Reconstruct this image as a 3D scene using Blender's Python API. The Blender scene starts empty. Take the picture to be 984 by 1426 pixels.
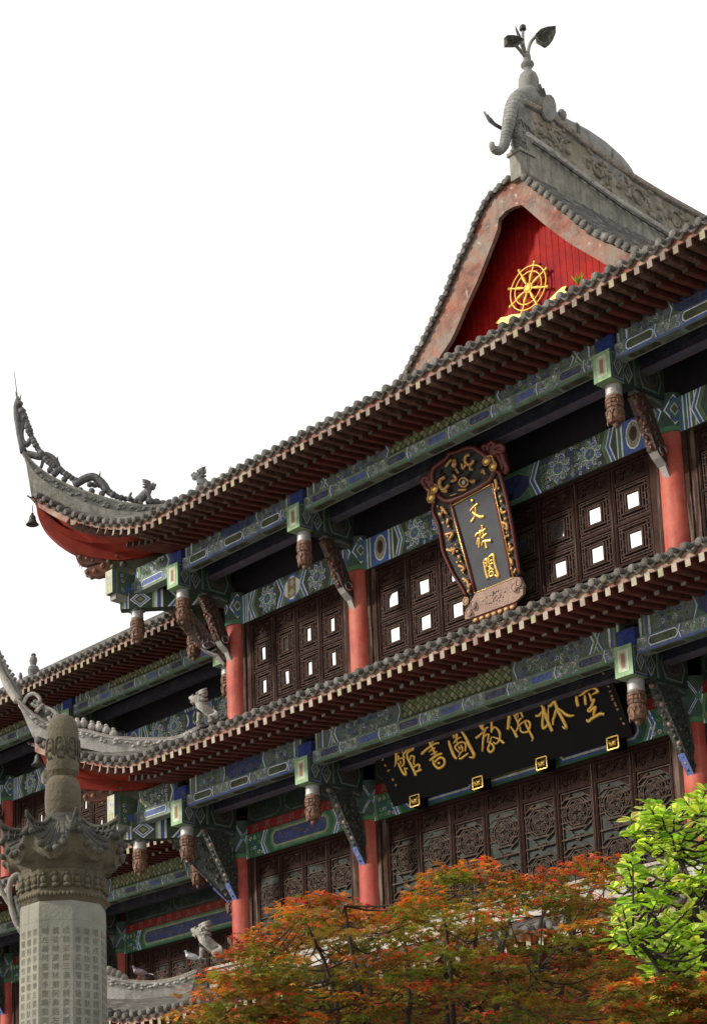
import bpy, bmesh, math, random
from mathutils import Vector, Matrix
random.seed(11)
PI=math.pi
sc=bpy.context.scene
COL=sc.collection
V=Vector
# ---------------------------------------------------------------- camera (solved from the photograph: a tele view with lens shift)
CF,CX,CY=2715.656,148.382,1217.954
CR=((0.60624082,0.79524241,-0.0078474),(0.19061567,-0.13571895,0.97223764),(-0.77209956,0.59090599,0.23386403))
CC=V((27.03191,-23.96037,1.6))
def ray(x,y):
    a,b=(x-CX)/CF,(CY-y)/CF
    return V([a*CR[0][i]+b*CR[1][i]+CR[2][i] for i in range(3)])
def on(x,y,n,c):
    d=ray(x,y); n=V(n); t=(c-n.dot(CC))/n.dot(d); return CC+d*t
def onY(x,y,c): return on(x,y,(0,1,0),c)
def onX(x,y,c): return on(x,y,(1,0,0),c)
def onD(x,y): return on(x,y,(1,-1,0),0)
# ---------------------------------------------------------------- materials
MATS={}
def mk(name,col=(.5,.5,.5),rough=.75,metal=0.,attr=False,var=.25,scale=6.,fine=60.,bump=.15,bscale=None,dirt=None,streak=None,chips=None,spec=.4):
    m=bpy.data.materials.new(name); m.use_nodes=True; nt=m.node_tree; N=nt.nodes; L=nt.links; b=N['Principled BSDF']
    geo=N.new('ShaderNodeNewGeometry')
    def noise(s,detail=5,vec=None,r=.6):
        n=N.new('ShaderNodeTexNoise'); n.inputs['Scale'].default_value=s; n.inputs['Detail'].default_value=detail; n.inputs['Roughness'].default_value=r
        L.new(vec or geo.outputs['Position'],n.inputs['Vector']); return n.outputs['Fac']
    def ramp(src,a,bb):
        r=N.new('ShaderNodeMapRange'); r.inputs['From Min'].default_value=a; r.inputs['From Max'].default_value=bb; L.new(src,r.inputs['Value']); return r.outputs['Result']
    def mix(f,a,bb,mode='MIX'):
        x=N.new('ShaderNodeMix'); x.data_type='RGBA'; x.blend_type=mode
        if isinstance(f,(int,float)): x.inputs[0].default_value=f
        else: L.new(f,x.inputs[0])
        for i,v in ((6,a),(7,bb)):
            if isinstance(v,tuple): x.inputs[i].default_value=(*v,1) if len(v)==3 else v
            else: L.new(v,x.inputs[i])
        return x.outputs[2]
    def scl(f,k):
        x=N.new('ShaderNodeMath'); x.operation='MULTIPLY'; L.new(f,x.inputs[0]); x.inputs[1].default_value=k; return x.outputs[0]
    if attr:
        a=N.new('ShaderNodeAttribute'); a.attribute_name='Col'; base=a.outputs['Color']
    else: base=tuple(col)+(1,) if len(col)==3 else col
    n1=ramp(noise(scale),.3,.7); n2=ramp(noise(fine,3),.3,.7)
    hi=mix(1.,base,(1+var,)*3,'MULTIPLY'); lo=mix(1.,base,(1-var,)*3,'MULTIPLY')
    c=mix(n1,lo,hi); 
    c2=mix(1.,c,(1-var*.7,)*3,'MULTIPLY'); c=mix(n2,c2,c)
    if dirt:   # (colour, scale, lo, hi, amount)
        for (dc,ds,da,db,am) in dirt: c=mix(scl(ramp(noise(ds,6,r=.7),da,db),am),c,dc)
    if streak: # vertical streaks (colour, amount)
        mp=N.new('ShaderNodeMapping'); mp.inputs['Scale'].default_value=(14,14,.9); L.new(geo.outputs['Position'],mp.inputs['Vector'])
        c=mix(scl(ramp(noise(1.,5,mp.outputs[0]),.52,.68),streak[1]),c,streak[0])
    if chips:
        for (dc,ds,da,am) in chips: c=mix(scl(ramp(noise(ds,8,r=.75),da,da+.03),am),c,dc)
    L.new(c,b.inputs['Base Color'])
    b.inputs['Roughness'].default_value=rough; b.inputs['Metallic'].default_value=metal
    b.inputs['Specular IOR Level'].default_value=spec
    if bump:
        bp=N.new('ShaderNodeBump'); bp.inputs['Strength'].default_value=min(1,bump*2); bp.inputs['Distance'].default_value=.02
        L.new(noise(bscale or fine*.6,4),bp.inputs['Height']); L.new(bp.outputs[0],b.inputs['Normal'])
    MATS[name]=m; return m
W_=(.62,.60,.55)
mk('column_paint',(.33,.045,.031),.6,var=.18,scale=3,fine=30,bump=.08,dirt=[((.56,.22,.14),1.1,.42,.70,.42),((.26,.03,.022),2.3,.55,.75,.5)],streak=((.58,.27,.19),.18),chips=[((.12,.05,.04),15,.66,.6)],spec=.25)
mk('red_wood',(.115,.027,.020),.8,var=.35,scale=5,fine=50,bump=.2,spec=.2,dirt=[((.13,.075,.055),6,.5,.68,.65),((.04,.022,.018),3,.5,.68,.7)])
mk('worn_red',(.19,.068,.045),.85,var=.3,scale=4,fine=40,bump=.3,dirt=[((.31,.24,.19),3.2,.42,.6,.8),((.13,.07,.05),3.1,.55,.75,.6)])
mk('old_rafter',(.11,.055,.042),.85,var=.45,scale=9,fine=60,bump=.35,spec=.1,dirt=[((.22,.15,.115),6,.5,.65,.6),((.035,.03,.028),5,.52,.7,.6)])
mk('hip_red',(.27,.032,.018),.6,var=.25,scale=2,fine=20,bump=.06,spec=.2,dirt=[((.14,.02,.014),1.4,.45,.7,.6)])
mk('tile',(.105,.096,.085),.85,var=.5,scale=9,fine=70,bump=.5,dirt=[((.27,.25,.22),3.5,.48,.66,.6),((.12,.13,.055),1.7,.58,.72,.45),((.045,.05,.045),5,.52,.7,.6)])
mk('tile_old',(.085,.083,.08),.9,var=.4,scale=8,fine=80,bump=.4,dirt=[((.17,.155,.13),3.4,.5,.7,.6),((.03,.03,.028),6,.5,.7,.6)])
mk('plaster',(.26,.245,.205),.9,var=.25,scale=4,fine=50,bump=.4,dirt=[((.10,.095,.08),2.2,.43,.66,.75),((.40,.38,.33),5,.55,.7,.5)],streak=((.07,.067,.06),.6))
mk('plaster_light',(.42,.40,.36),.9,var=.22,scale=5,fine=60,bump=.4,dirt=[((.17,.16,.145),3.2,.48,.68,.75),((.58,.56,.52),6,.55,.7,.6)],streak=((.15,.14,.13),.4))
mk('plaster_warm',(.25,.22,.165),.9,var=.3,scale=5,fine=60,bump=.6,dirt=[((.10,.095,.08),3.6,.46,.64,.8),((.45,.42,.35),5,.56,.7,.5)],streak=((.13,.12,.10),.4))
mk('plaster_dark',(.20,.195,.175),.9,var=.3,scale=5,fine=60,bump=.5,dirt=[((.08,.08,.075),2.6,.45,.65,.75),((.33,.31,.28),4,.56,.7,.5)])
mk('mosaic_cap',(.30,.25,.20),.6,var=.3,scale=12,fine=90,bump=.3,dirt=[((.75,.73,.68),38,.55,.62,.8),((.16,.10,.07),9,.5,.62,.6)])
mk('dragon_clay',(.115,.115,.115),.8,var=.45,scale=14,fine=80,bump=.6,dirt=[((.04,.04,.042),9,.48,.65,.7),((.26,.26,.25),17,.58,.7,.5)])
mk('painted',attr=True,rough=.7,var=.22,scale=5,fine=60,bump=.08,spec=.2,dirt=[((.13,.125,.10),4,.48,.7,.4)],chips=[((.16,.15,.12),24,.61,.6)],streak=((.06,.055,.045),.3))
mk('painted_old',attr=True,rough=.85,var=.25,scale=4,fine=50,bump=.12,spec=.2,dirt=[((.16,.155,.125),5,.42,.66,.45),((.05,.045,.035),2.2,.55,.75,.6)],chips=[((.30,.29,.25),30,.60,.7)],streak=((.10,.09,.07),.35))
mk('dark_wood',(.022,.0085,.0065),.65,var=.35,scale=6,fine=60,bump=.12,streak=((.045,.022,.017),.35),spec=.06)
mk('worn_frame',(.045,.022,.016),.8,var=.35,scale=6,fine=60,bump=.3,streak=((.24,.19,.16),.55),spec=.08)
mk('lattice_wood',(.062,.037,.029),.7,var=.4,scale=9,fine=70,bump=.1,spec=.06)
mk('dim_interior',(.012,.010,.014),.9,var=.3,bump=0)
mk('glass_dim',(.040,.052,.045),.5,var=.4,scale=2.5,fine=9,bump=0,spec=.05,dirt=[((.015,.02,.018),3.2,.45,.60,.6)])
mk('lattice_tan',(.058,.036,.026),.65,var=.45,scale=11,fine=70,bump=.3,spec=.15,dirt=[((.13,.10,.07),14,.52,.66,.6),((.015,.008,.006),9,.5,.65,.5)])
mk('silver_paint',(.36,.35,.34),.5,metal=.3,var=.2,scale=10,fine=60,bump=.2,dirt=[((.2,.18,.16),9,.5,.7,.5)])
mk('carved_brown',(.17,.085,.05),.6,var=.4,scale=14,fine=60,bump=.6,bscale=34,dirt=[((.34,.19,.11),12,.52,.66,.6),((.04,.02,.015),16,.5,.6,.6)])
mk('strut_brown',(.075,.040,.030),.5,var=.4,scale=12,fine=60,bump=.9,bscale=26,dirt=[((.02,.012,.01),16,.48,.6,.7),((.25,.05,.035),11,.6,.66,.7)])
mk('strut_dark',(.05,.058,.048),.5,var=.4,scale=12,fine=60,bump=.9,bscale=24,dirt=[((.30,.29,.25),21,.58,.63,.7),((.05,.075,.22),7,.58,.68,.5),((.012,.012,.012),14,.48,.58,.7)])
mk('gold',(.78,.50,.13),.32,metal=.75,var=.15,scale=20,fine=90,bump=.12)
mk('gold_paint',(.68,.42,.07),.5,metal=.2,var=.12,scale=16,fine=80,bump=.1)
mk('old_gold',(.50,.27,.10),.42,metal=.35,var=.35,scale=30,fine=90,bump=.3,dirt=[((.06,.035,.02),26,.55,.65,.6)])
mk('black_lacquer',(.004,.004,.005),.5,var=.2,bump=.03,spec=.12)
mk('grey_lacquer',(.045,.046,.056),.4,var=.2,scale=3,fine=40,bump=.04,spec=.4)
mk('black_carving',(.014,.012,.011),.5,var=.4,scale=20,bump=.9,bscale=40)
mk('plaque_red',(.10,.018,.013),.4,var=.25,scale=8,bump=.15)
mk('pink_board',(.33,.22,.175),.7,var=.2,scale=9,fine=60,bump=.5,bscale=40,dirt=[((.25,.12,.08),10,.52,.68,.6)])
mk('bronze',(.045,.045,.04),.5,metal=.5,var=.3,scale=20,bump=.2)
mk('lion_stone',(.36,.34,.30),.9,var=.3,scale=14,fine=90,bump=.7,bscale=50,dirt=[((.13,.125,.11),9,.5,.66,.7),((.58,.57,.52),20,.6,.7,.6)])
mk('lion_clay',(.17,.165,.16),.85,var=.35,scale=14,fine=90,bump=.6,bscale=50,dirt=[((.07,.07,.07),9,.48,.66,.6)])
mk('elephant_stone',(.24,.235,.215),.9,var=.25,scale=6,fine=60,bump=.5,dirt=[((.10,.10,.095),4,.48,.68,.7)],streak=((.12,.12,.11),.4))
mk('pillar_stone',(.088,.074,.047),.9,var=.22,scale=3,fine=70,bump=.4,dirt=[((.11,.10,.065),2.2,.45,.7,.75),((.19,.165,.105),5,.6,.75,.4)],streak=((.13,.12,.08),.35))
mk('pillar_shaft',(.19,.19,.158),.85,var=.18,scale=2,fine=80,bump=.18,dirt=[((.30,.27,.19),1.3,.45,.7,.5),((.10,.10,.078),2.3,.50,.70,.6)],streak=((.10,.097,.078),.5))
mk('pillar_dark',(.075,.07,.055),.95,var=.35,scale=5,fine=70,bump=.8,bscale=30,dirt=[((.035,.035,.03),4,.42,.62,.85),((.33,.28,.16),5,.6,.72,.6),((.20,.20,.19),9,.6,.7,.5)])
mk('carved_letter',(.10,.096,.076),.95,var=.2,bump=0)
mk('bark',(.035,.022,.016),.9,var=.4,scale=20,bump=.5)
mk('paving',(.30,.285,.255),.9,var=.2,scale=1.5,fine=20,bump=.3)
mk('wall_white',(.55,.52,.47),.9,var=.12,scale=1.5,fine=20,bump=.1)
mk('attr_plain',attr=True,rough=.7,var=.1,bump=.1)
def mirror_mat():
    m=bpy.data.materials.new('window_glass'); m.use_nodes=True; b=m.node_tree.nodes['Principled BSDF']
    b.inputs['Base Color'].default_value=(.80,.83,.84,1); b.inputs['Metallic'].default_value=.96; b.inputs['Roughness'].default_value=.03
    MATS['window_glass']=m
mirror_mat()
def leafmat(name,rough=.5,trans=.35):
    m=bpy.data.materials.new(name); m.use_nodes=True; nt=m.node_tree; N=nt.nodes; L=nt.links; b=N['Principled BSDF']; out=N['Material Output']; b.inputs['Specular IOR Level'].default_value=.2
    a=N.new('ShaderNodeAttribute'); a.attribute_name='Col'
    L.new(a.outputs['Color'],b.inputs['Base Color']); b.inputs['Roughness'].default_value=rough
    tr=N.new('ShaderNodeBsdfTranslucent'); mx=N.new('ShaderNodeMixShader'); mx.inputs[0].default_value=trans
    br=N.new('ShaderNodeMix'); br.data_type='RGBA'; br.blend_type='MULTIPLY'; br.inputs[0].default_value=1; L.new(a.outputs['Color'],br.inputs[6]); br.inputs[7].default_value=(1.5,1.5,1.1,1)
    L.new(br.outputs[2],tr.inputs['Color']); L.new(b.outputs[0],mx.inputs[1]); L.new(tr.outputs[0],mx.inputs[2]); L.new(mx.outputs[0],out.inputs['Surface'])
    MATS[name]=m
leafmat('leaf',.6,.30); leafmat('leaf_bright',.55,.5)
# ---------------------------------------------------------------- mesh builder
class MB:
    def __init__(s): s.v=[]; s.f=[]; s.c=[]; s.m=[]; s.s=[]; s.names=[]
    def mat(s,n):
        if n not in s.names: s.names.append(n)
        return s.names.index(n)
    def poly(s,pts,m,col=(1,1,1),smooth=False):
        i=len(s.v); s.v+= [tuple(p) for p in pts]; s.f.append(tuple(range(i,i+len(pts)))); s.c.append(col); s.m.append(s.mat(m)); s.s.append(smooth)
    def faces(s,vs,fs,m,col=(1,1,1),smooth=False):
        i=len(s.v); s.v+=[tuple(p) for p in vs]; k=s.mat(m)
        for f in fs: s.f.append(tuple(j+i for j in f)); s.c.append(col); s.m.append(k); s.s.append(smooth)
    def box(s,a,b,m,col=(1,1,1),T=None):
        x0,y0,z0=a; x1,y1,z1=b
        vs=[V(p) for p in ((x0,y0,z0),(x1,y0,z0),(x1,y1,z0),(x0,y1,z0),(x0,y0,z1),(x1,y0,z1),(x1,y1,z1),(x0,y1,z1))]
        if T: vs=[T(*p) for p in vs]
        s.faces(vs,[(0,3,2,1),(4,5,6,7),(0,1,5,4),(1,2,6,5),(2,3,7,6),(3,0,4,7)],m,col)
    def beam(s,a,b,w,h,m,col=(1,1,1),up=V((0,0,1))):
        a=V(a);b=V(b); d=(b-a).normalized(); r=d.cross(up)
        r=r.normalized() if r.length>1e-6 else V((1,0,0)); u=r.cross(d)
        vs=[p+r*i*w/2+u*j*h/2 for p in (a,b) for (i,j) in ((-1,-1),(1,-1),(1,1),(-1,1))]
        s.faces(vs,[(3,2,1,0),(4,5,6,7),(0,1,5,4),(1,2,6,5),(2,3,7,6),(3,0,4,7)],m,col)
    def prism(s,pts,n,m,col=(1,1,1)):   # closed outline pts (3D), extruded by vector n
        k=len(pts); n=V(n); vs=[V(p) for p in pts]+[V(p)+n for p in pts]
        s.faces(vs,[tuple(range(k-1,-1,-1)),tuple(range(k,2*k))]+[(i,(i+1)%k,(i+1)%k+k,i+k) for i in range(k)],m,col)
    def strip(s,A,B,n,m,col=(1,1,1)):   # solid plate between two curves, extruded by n
        n=V(n)
        if len(A)!=len(B): k=max(len(A),len(B)); A=resample(A,k); B=resample(B,k)
        for i in range(len(A)-1):
            q=[V(A[i]),V(A[i+1]),V(B[i+1]),V(B[i])]; w=[p+n for p in q]
            s.faces(q+w,[(3,2,1,0),(4,5,6,7),(0,1,5,4),(2,3,7,6)],m,col)
        for i in (0,-1):
            a,b=V(A[i]),V(B[i]); s.faces([a,b,b+n,a+n],[(0,1,2,3)],m,col)
    def tube(s,path,rad,m,col=(1,1,1),n=8,smooth=True,cap=True,flat=1.,up=None):
        P=[V(p) for p in path]; k=len(P)
        if not isinstance(rad,(list,tuple)): rad=[rad]*k
        if len(rad)!=k: q=len(rad)-1; rad=[lerp(rad[min(int(i/(k-1)*q),q-1)],rad[min(int(i/(k-1)*q),q-1)+1],i/(k-1)*q-min(int(i/(k-1)*q),q-1)) for i in range(k)]
        vs=[]; prev=None
        for i,p in enumerate(P):
            t=(P[min(i+1,k-1)]-P[max(i-1,0)]).normalized()
            if up is not None: r=t.cross(V(up)); r=r.normalized() if r.length>1e-5 else V((1,0,0))
            elif prev is None:
                r=t.cross(V((0,0,1))); r=r.normalized() if r.length>1e-3 else V((1,0,0))
            else:
                r=prev-t*prev.dot(t); r=r.normalized() if r.length>1e-5 else V((1,0,0))
            prev=r; u=r.cross(t)
            for j in range(n):
                a=2*PI*j/n; vs.append(p+r*math.cos(a)*rad[i]+u*math.sin(a)*rad[i]*flat)
        fs=[(i*n+j,i*n+(j+1)%n,(i+1)*n+(j+1)%n,(i+1)*n+j) for i in range(k-1) for j in range(n)]
        if cap: fs+=[tuple(range(n-1,-1,-1)),tuple((k-1)*n+j for j in range(n))]
        s.faces(vs,fs,m,col,smooth)
    def lathe(s,prof,c,m,col=(1,1,1),n=20,smooth=True,mod=None,sx=1,sy=1,cols=None,a0=0,axis=None):
        c=V(c); vs=[]
        for (r,z) in prof:
            for j in range(n):
                a=2*PI*j/n+a0; rr=r*(mod(a,z) if mod else 1); vs.append(c+V((rr*math.cos(a)*sx,rr*math.sin(a)*sy,z)))
        k=len(prof)
        for i in range(k-1):
            cc=cols[i] if cols else col
            s.faces(vs[i*n:(i+2)*n],[(j,(j+1)%n,n+(j+1)%n,n+j) for j in range(n)],m,cc,smooth)
        s.faces(vs[:n],[tuple(range(n-1,-1,-1))],m,col); s.faces(vs[-n:],[tuple(range(n))],m,col)
    def ball(s,c,r,m,col=(1,1,1),n=10,k=6,T=None,smooth=True):
        c=V(c); rx,ry,rz=(r,r,r) if isinstance(r,(int,float)) else r; vs=[]
        for i in range(k+1):
            th=PI*i/k
            for j in range(n):
                a=2*PI*j/n; p=V((rx*math.sin(th)*math.cos(a),ry*math.sin(th)*math.sin(a),rz*math.cos(th)))
                if T: p=T@p
                vs.append(c+p)
        s.faces(vs,[(i*n+j,(i+1)*n+j,(i+1)*n+(j+1)%n,i*n+(j+1)%n) for i in range(k) for j in range(n)],m,col,smooth)
    def add(s,o,T=None):
        i=len(s.v); s.v+=[tuple(T(V(p))) if T else p for p in o.v]
        s.f+=[tuple(j+i for j in f) for f in o.f]; s.c+=o.c; s.s+=o.s; s.m+=[s.mat(o.names[k]) for k in o.m]
    def mesh(s,name,org):
        me=bpy.data.meshes.new(name); me.from_pydata([(p[0]-org[0],p[1]-org[1],p[2]-org[2]) for p in s.v],[],s.f)
        for n in s.names: me.materials.append(MATS[n])
        me.polygons.foreach_set('material_index',s.m); me.polygons.foreach_set('use_smooth',s.s)
        at=me.color_attributes.new('Col','FLOAT_COLOR','CORNER'); d=[]
        for f,c in zip(s.f,s.c): d+=[c[0],c[1],c[2],1.]*len(f)
        at.data.foreach_set('color',d); me.update(); return me
    def build(s,name,parent=None,**kw):
        if not s.v: return None
        xs=[p[0] for p in s.v]; ys=[p[1] for p in s.v]; zs=[p[2] for p in s.v]
        org=V(((min(xs)+max(xs))/2,(min(ys)+max(ys))/2,min(zs)))
        o=bpy.data.objects.new(name,s.mesh(name,org)); COL.objects.link(o); o.location=org
        WL[o]=org
        if parent: o.parent=parent; o.location=org-WL[parent]
        for k,v in kw.items(): o[k]=v
        return o
WL={}
def empty(name,loc,label,cat,group=None):
    o=bpy.data.objects.new(name,None); COL.objects.link(o); o.location=loc; WL[o]=V(loc); o.empty_display_size=.3
    o['label']=label; o['category']=cat
    if group: o['group']=group
    return o
def copy_tree(o,off,parent=None,newparent_loc=None,mirror=None):
    c=o.copy(); COL.objects.link(c); WL[c]=WL[o]+V(off)
    if parent: c.parent=parent; c.location=WL[c]-WL[parent]
    else: c.location=WL[c]
    for ch in o.children: copy_tree(ch,off,c)
    return c
def lerp(a,b,t): return a+(b-a)*t
def interp(tab,x):
    if x<=tab[0][0]: return tab[0][1]
    for (a,b),(c,d) in zip(tab,tab[1:]):
        if x<=c: return b+(d-b)*(x-a)/(c-a)
    return tab[-1][1]
def resample(P,n):
    P=[V(p) for p in P]; L=[0]
    for a,b in zip(P,P[1:]): L.append(L[-1]+(b-a).length)
    out=[]
    for i in range(n):
        t=L[-1]*i/(n-1); k=0
        while k<len(L)-2 and L[k+1]<t: k+=1
        out.append(P[k].lerp(P[k+1],(t-L[k])/max(1e-6,L[k+1]-L[k])))
    return out
def smoothpath(P,k=4):
    P=[V(p) for p in P]; out=[]
    for i in range(len(P)-1):
        p0=P[max(i-1,0)];p1=P[i];p2=P[i+1];p3=P[min(i+2,len(P)-1)]
        for j in range(k):
            t=j/k; out.append(.5*((2*p1)+(p2-p0)*t+(2*p0-5*p1+4*p2-p3)*t*t+(3*p1-p0-3*p2+p3)*t**3))
    out.append(P[-1]); return out
# ---------------------------------------------------------------- colours of the painted woodwork
GR=(.085,.19,.12); GL=(.26,.38,.25); GD=(.06,.09,.07); BL=(.075,.13,.37); BD=(.04,.055,.15); WH=(.74,.76,.72); OL=(.075,.085,.04); YG=(.26,.27,.13); GO=(.32,.22,.10); RD=(.22,.015,.012); TQ=(.10,.22,.20)
class Sur:   # a painted surface: maps (a, b) in metres to 3D; c = height above it
    def __init__(s,o,u,v,n): s.o=V(o);s.u=V(u);s.v=V(v);s.n=V(n)
    def __call__(s,a,b,c=0): return s.o+s.u*a+s.v*b+s.n*c
class Cyl:
    def __init__(s,c,r,z0,a0): s.c=V(c);s.r=r;s.z0=z0;s.a0=a0
    def __call__(s,a,b,c=0):
        t=s.a0+a/s.r; return V((s.c.x+(s.r+c)*math.cos(t),s.c.y+(s.r+c)*math.sin(t),s.z0+b))
PM='painted'
def fill(mb,S,pts,col,h,m=None): mb.poly([S(a,b,h) for a,b in pts],m or PM,col)
def line(mb,S,pts,w,col,h,closed=False,m=None,sub=1):
    P=list(pts)+([pts[0]] if closed else [])
    for (a,b),(c,d) in zip(P,P[1:]):
        L=math.hypot(c-a,d-b)
        if L<1e-5: continue
        nx,ny=-(d-b)/L*w/2,(c-a)/L*w/2; ex,ey=(c-a)/L*w*.3,(d-b)/L*w*.3
        for k in range(sub):
            t0,t1=k/sub,(k+1)/sub
            p=(lerp(a,c,t0)-(ex if k==0 else 0),lerp(b,d,t0)-(ey if k==0 else 0)); q=(lerp(a,c,t1)+(ex if k==sub-1 else 0),lerp(b,d,t1)+(ey if k==sub-1 else 0))
            mb.poly([S(p[0]+nx,p[1]+ny,h),S(p[0]-nx,p[1]-ny,h),S(q[0]-nx,q[1]-ny,h),S(q[0]+nx,q[1]+ny,h)],m or PM,col)
def circ(cx,cy,r,n=10,a0=0,ry=None): return [(cx+r*math.cos(a0+2*PI*i/n),cy+(ry or r)*math.sin(a0+2*PI*i/n)) for i in range(n)]
def spiral(mb,S,cx,cy,r,col,h,d=1,a0=0,m=None):
    P=[(cx+r*(1-.72*i/9)*math.cos(a0+d*i*.75),cy+r*(1-.72*i/9)*math.sin(a0+d*i*.75)) for i in range(10)]
    line(mb,S,P,r*.36,col,h,m=m)
def hexa(x0,x1,y0,y1,k=None):
    k=k or (y1-y0)*.42; ym=(y0+y1)/2; q=(y1-y0)*.22
    return [(x0,ym-q),(x0+k*.6,y0),(x1-k*.6,y0),(x1,ym-q),(x1,ym+q),(x1-k*.6,y1),(x0+k*.6,y1),(x0,ym+q)]
def ins(x0,x1,y0,y1,d): return x0+d,x1-d,y0+d,y1-d
def cartouche(mb,S,x0,x1,y0,y1,outer,rim,inner,h=.002,m=None,dr=None):
    fill(mb,S,hexa(x0,x1,y0,y1),outer,h,m)
    d=(y1-y0)*.10; fill(mb,S,hexa(*ins(x0,x1,y0,y1,d)),rim,h+.002,m)
    d=(y1-y0)*.19; fill(mb,S,hexa(*ins(x0,x1,y0,y1,d)),inner,h+.004,m)
    if dr:
        rnd=random.Random(int((x0+y0)*997)); hh=(y1-y0)
        for i in range(int((x1-x0-hh)/(hh*.16))):
            cx=x0+hh*.5+i*hh*.16+rnd.uniform(-.3,.3)*hh*.1; cy=(y0+y1)/2+rnd.uniform(-.2,.2)*hh; r=hh*rnd.uniform(.06,.11)
            if rnd.random()<.5: spiral(mb,S,cx,cy,r,dr,h+.006,rnd.choice((1,-1)),rnd.random()*6,m)
            else: fill(mb,S,circ(cx,cy,r*.8,5,rnd.random()*6,r*.4),dr,h+.006,m)
def scrolls(mb,S,x0,x1,y0,y1,cols,h=.003,m=None,seed=0,dens=1.):
    rnd=random.Random(seed+int(x0*131+y0*57)); w=x1-x0; hh=y1-y0; r=min(hh*.22,.052)/dens**.5
    nx=max(1,int(w/(r*1.85))); ny=max(1,int(hh/(r*1.85)))
    for i in range(nx):
        for j in range(ny):
            cx=x0+(i+.5)*w/nx+rnd.uniform(-.15,.15)*r; cy=y0+(j+.5)*hh/ny+rnd.uniform(-.15,.15)*r
            c=cols[rnd.randrange(len(cols))]
            if sum(c)>1.2: fill(mb,S,circ(cx,cy,r*1.0,7,rnd.random()),rnd.choice(((.05,.09,.28),(.06,.15,.08),(.07,.11,.34),(.14,.13,.06),(.05,.12,.10))),h-.0012,m)
            spiral(mb,S,cx,cy,r*.92,c,h,rnd.choice((1,-1)),rnd.random()*6,m)
def flower(mb,S,cx,cy,R,h=.003,m=None,c1=BL,c2=GR,c3=WH):
    for k in range(9):
        a=2*PI*k/9; x,y=cx+R*.66*math.cos(a),cy+R*.66*math.sin(a)
        fill(mb,S,circ(x,y,R*.26,7),(c1 if k%2 else c2),h,m); spiral(mb,S,x,y,R*.24,c3,h+.002,1,a,m)
    fill(mb,S,circ(cx,cy,R*.42,10),c2,h+.004,m); line(mb,S,circ(cx,cy,R*.42,10),R*.07,c3,h+.005,True,m)
    fill(mb,S,circ(cx,cy,R*.25,8),c1,h+.006,m); fill(mb,S,circ(cx,cy,R*.12,6),GO,h+.008,m)
BN=[0]
def bands(mb,S,x,y0,y1,seq,skew=0,h=.002,m=None):   # upright stripes from x on: seq=[(w,col),..]; skew shifts the middle (chevron)
    ym=(y0+y1)/2; BN[0]+=1; h+=(BN[0]%6)*.0007
    for w,c in seq:
        mb.poly([S(x,y0,h),S(x+w,y0,h),S(x+w+skew,ym,h),S(x+skew,ym,h)],m or PM,c)
        mb.poly([S(x+skew,ym,h),S(x+w+skew,ym,h),S(x+w,y1,h),S(x,y1,h)],m or PM,c); x+=w
    return x
def trellis(mb,S,x0,x1,y0,y1,cols,lc,h=.002,m=None,p=None):
    p=p or (y1-y0)*.5
    if x1-x0<.1: return
    fill(mb,S,[(x0,y0),(x1,y0),(x1,y1),(x0,y1)],lc,h,m)
    n=max(1,int((x1-x0)/p)); q=(x1-x0)/n; r=int(round((y1-y0)/(q*1.0))) or 1; qq=(y1-y0)/r
    for i in range(2*n-1):
        for j in range(2*r-1):
            if (i+j)%2: continue
            cx=x0+(i+1)*q/2; cy=y0+(j+1)*qq/2; k=.80
            fill(mb,S,[(cx-q/2*k,cy),(cx,cy-qq/2*k),(cx+q/2*k,cy),(cx,cy+qq/2*k)],cols[((i+j)//2+j)%len(cols)],h+.002,m)
STR=[(.03,WH),(.035,BL),(.02,WH),(.045,GR),(.02,YG),(.03,GR)]
STG=[(.035,GR),(.02,WH),(.04,BL),(.02,WH),(.03,GL),(.03,GR)]
# ================================================================= shared building blocks of hall and wing
RT=math.sqrt(.5)
def skinmesh(name,P,E,R,mat,parent=None,sub=2,root=0,col=None,**kw):
    """one continuous body grown over a skeleton: P points, E edges, R radii"""
    org=V((sum(p[0] for p in P)/len(P),sum(p[1] for p in P)/len(P),min(p[2]-r for p,r in zip(P,[q if isinstance(q,(int,float)) else q[0] for q in R]))))
    me=bpy.data.meshes.new('skeleton'); me.from_pydata([tuple(V(p)-org) for p in P],E,[])
    o=bpy.data.objects.new('skeleton',me); COL.objects.link(o)
    m=o.modifiers.new('s','SKIN'); 
    if not me.skin_vertices:
        with bpy.context.temp_override(object=o,active_object=o): bpy.ops.mesh.customdata_skin_add()
    for i,sv in enumerate(me.skin_vertices[0].data):
        r=R[i]; sv.radius=(r,r) if isinstance(r,(int,float)) else r; sv.use_root=(i==root)
    s=o.modifiers.new('u','SUBSURF'); s.levels=sub; s.render_levels=sub
    dg=bpy.context.evaluated_depsgraph_get(); dg.update()
    nm=bpy.data.meshes.new_from_object(o.evaluated_get(dg)); nm.name=name
    bpy.data.objects.remove(o); nm.materials.clear(); nm.materials.append(MATS[mat])
    for p in nm.polygons: p.use_smooth=True
    at=nm.color_attributes.new('Col','FLOAT_COLOR','CORNER')
    if col:
        for p in nm.polygons:
            c=col(V(p.center)+org)
            for li in p.loop_indices: at.data[li].color=(*c,1)
    q=bpy.data.objects.new(name,nm); COL.objects.link(q); q.location=org; WL[q]=org
    if parent: q.parent=parent; q.location=org-WL[parent]
    for k,v in kw.items(): q[k]=v
    return q

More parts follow.
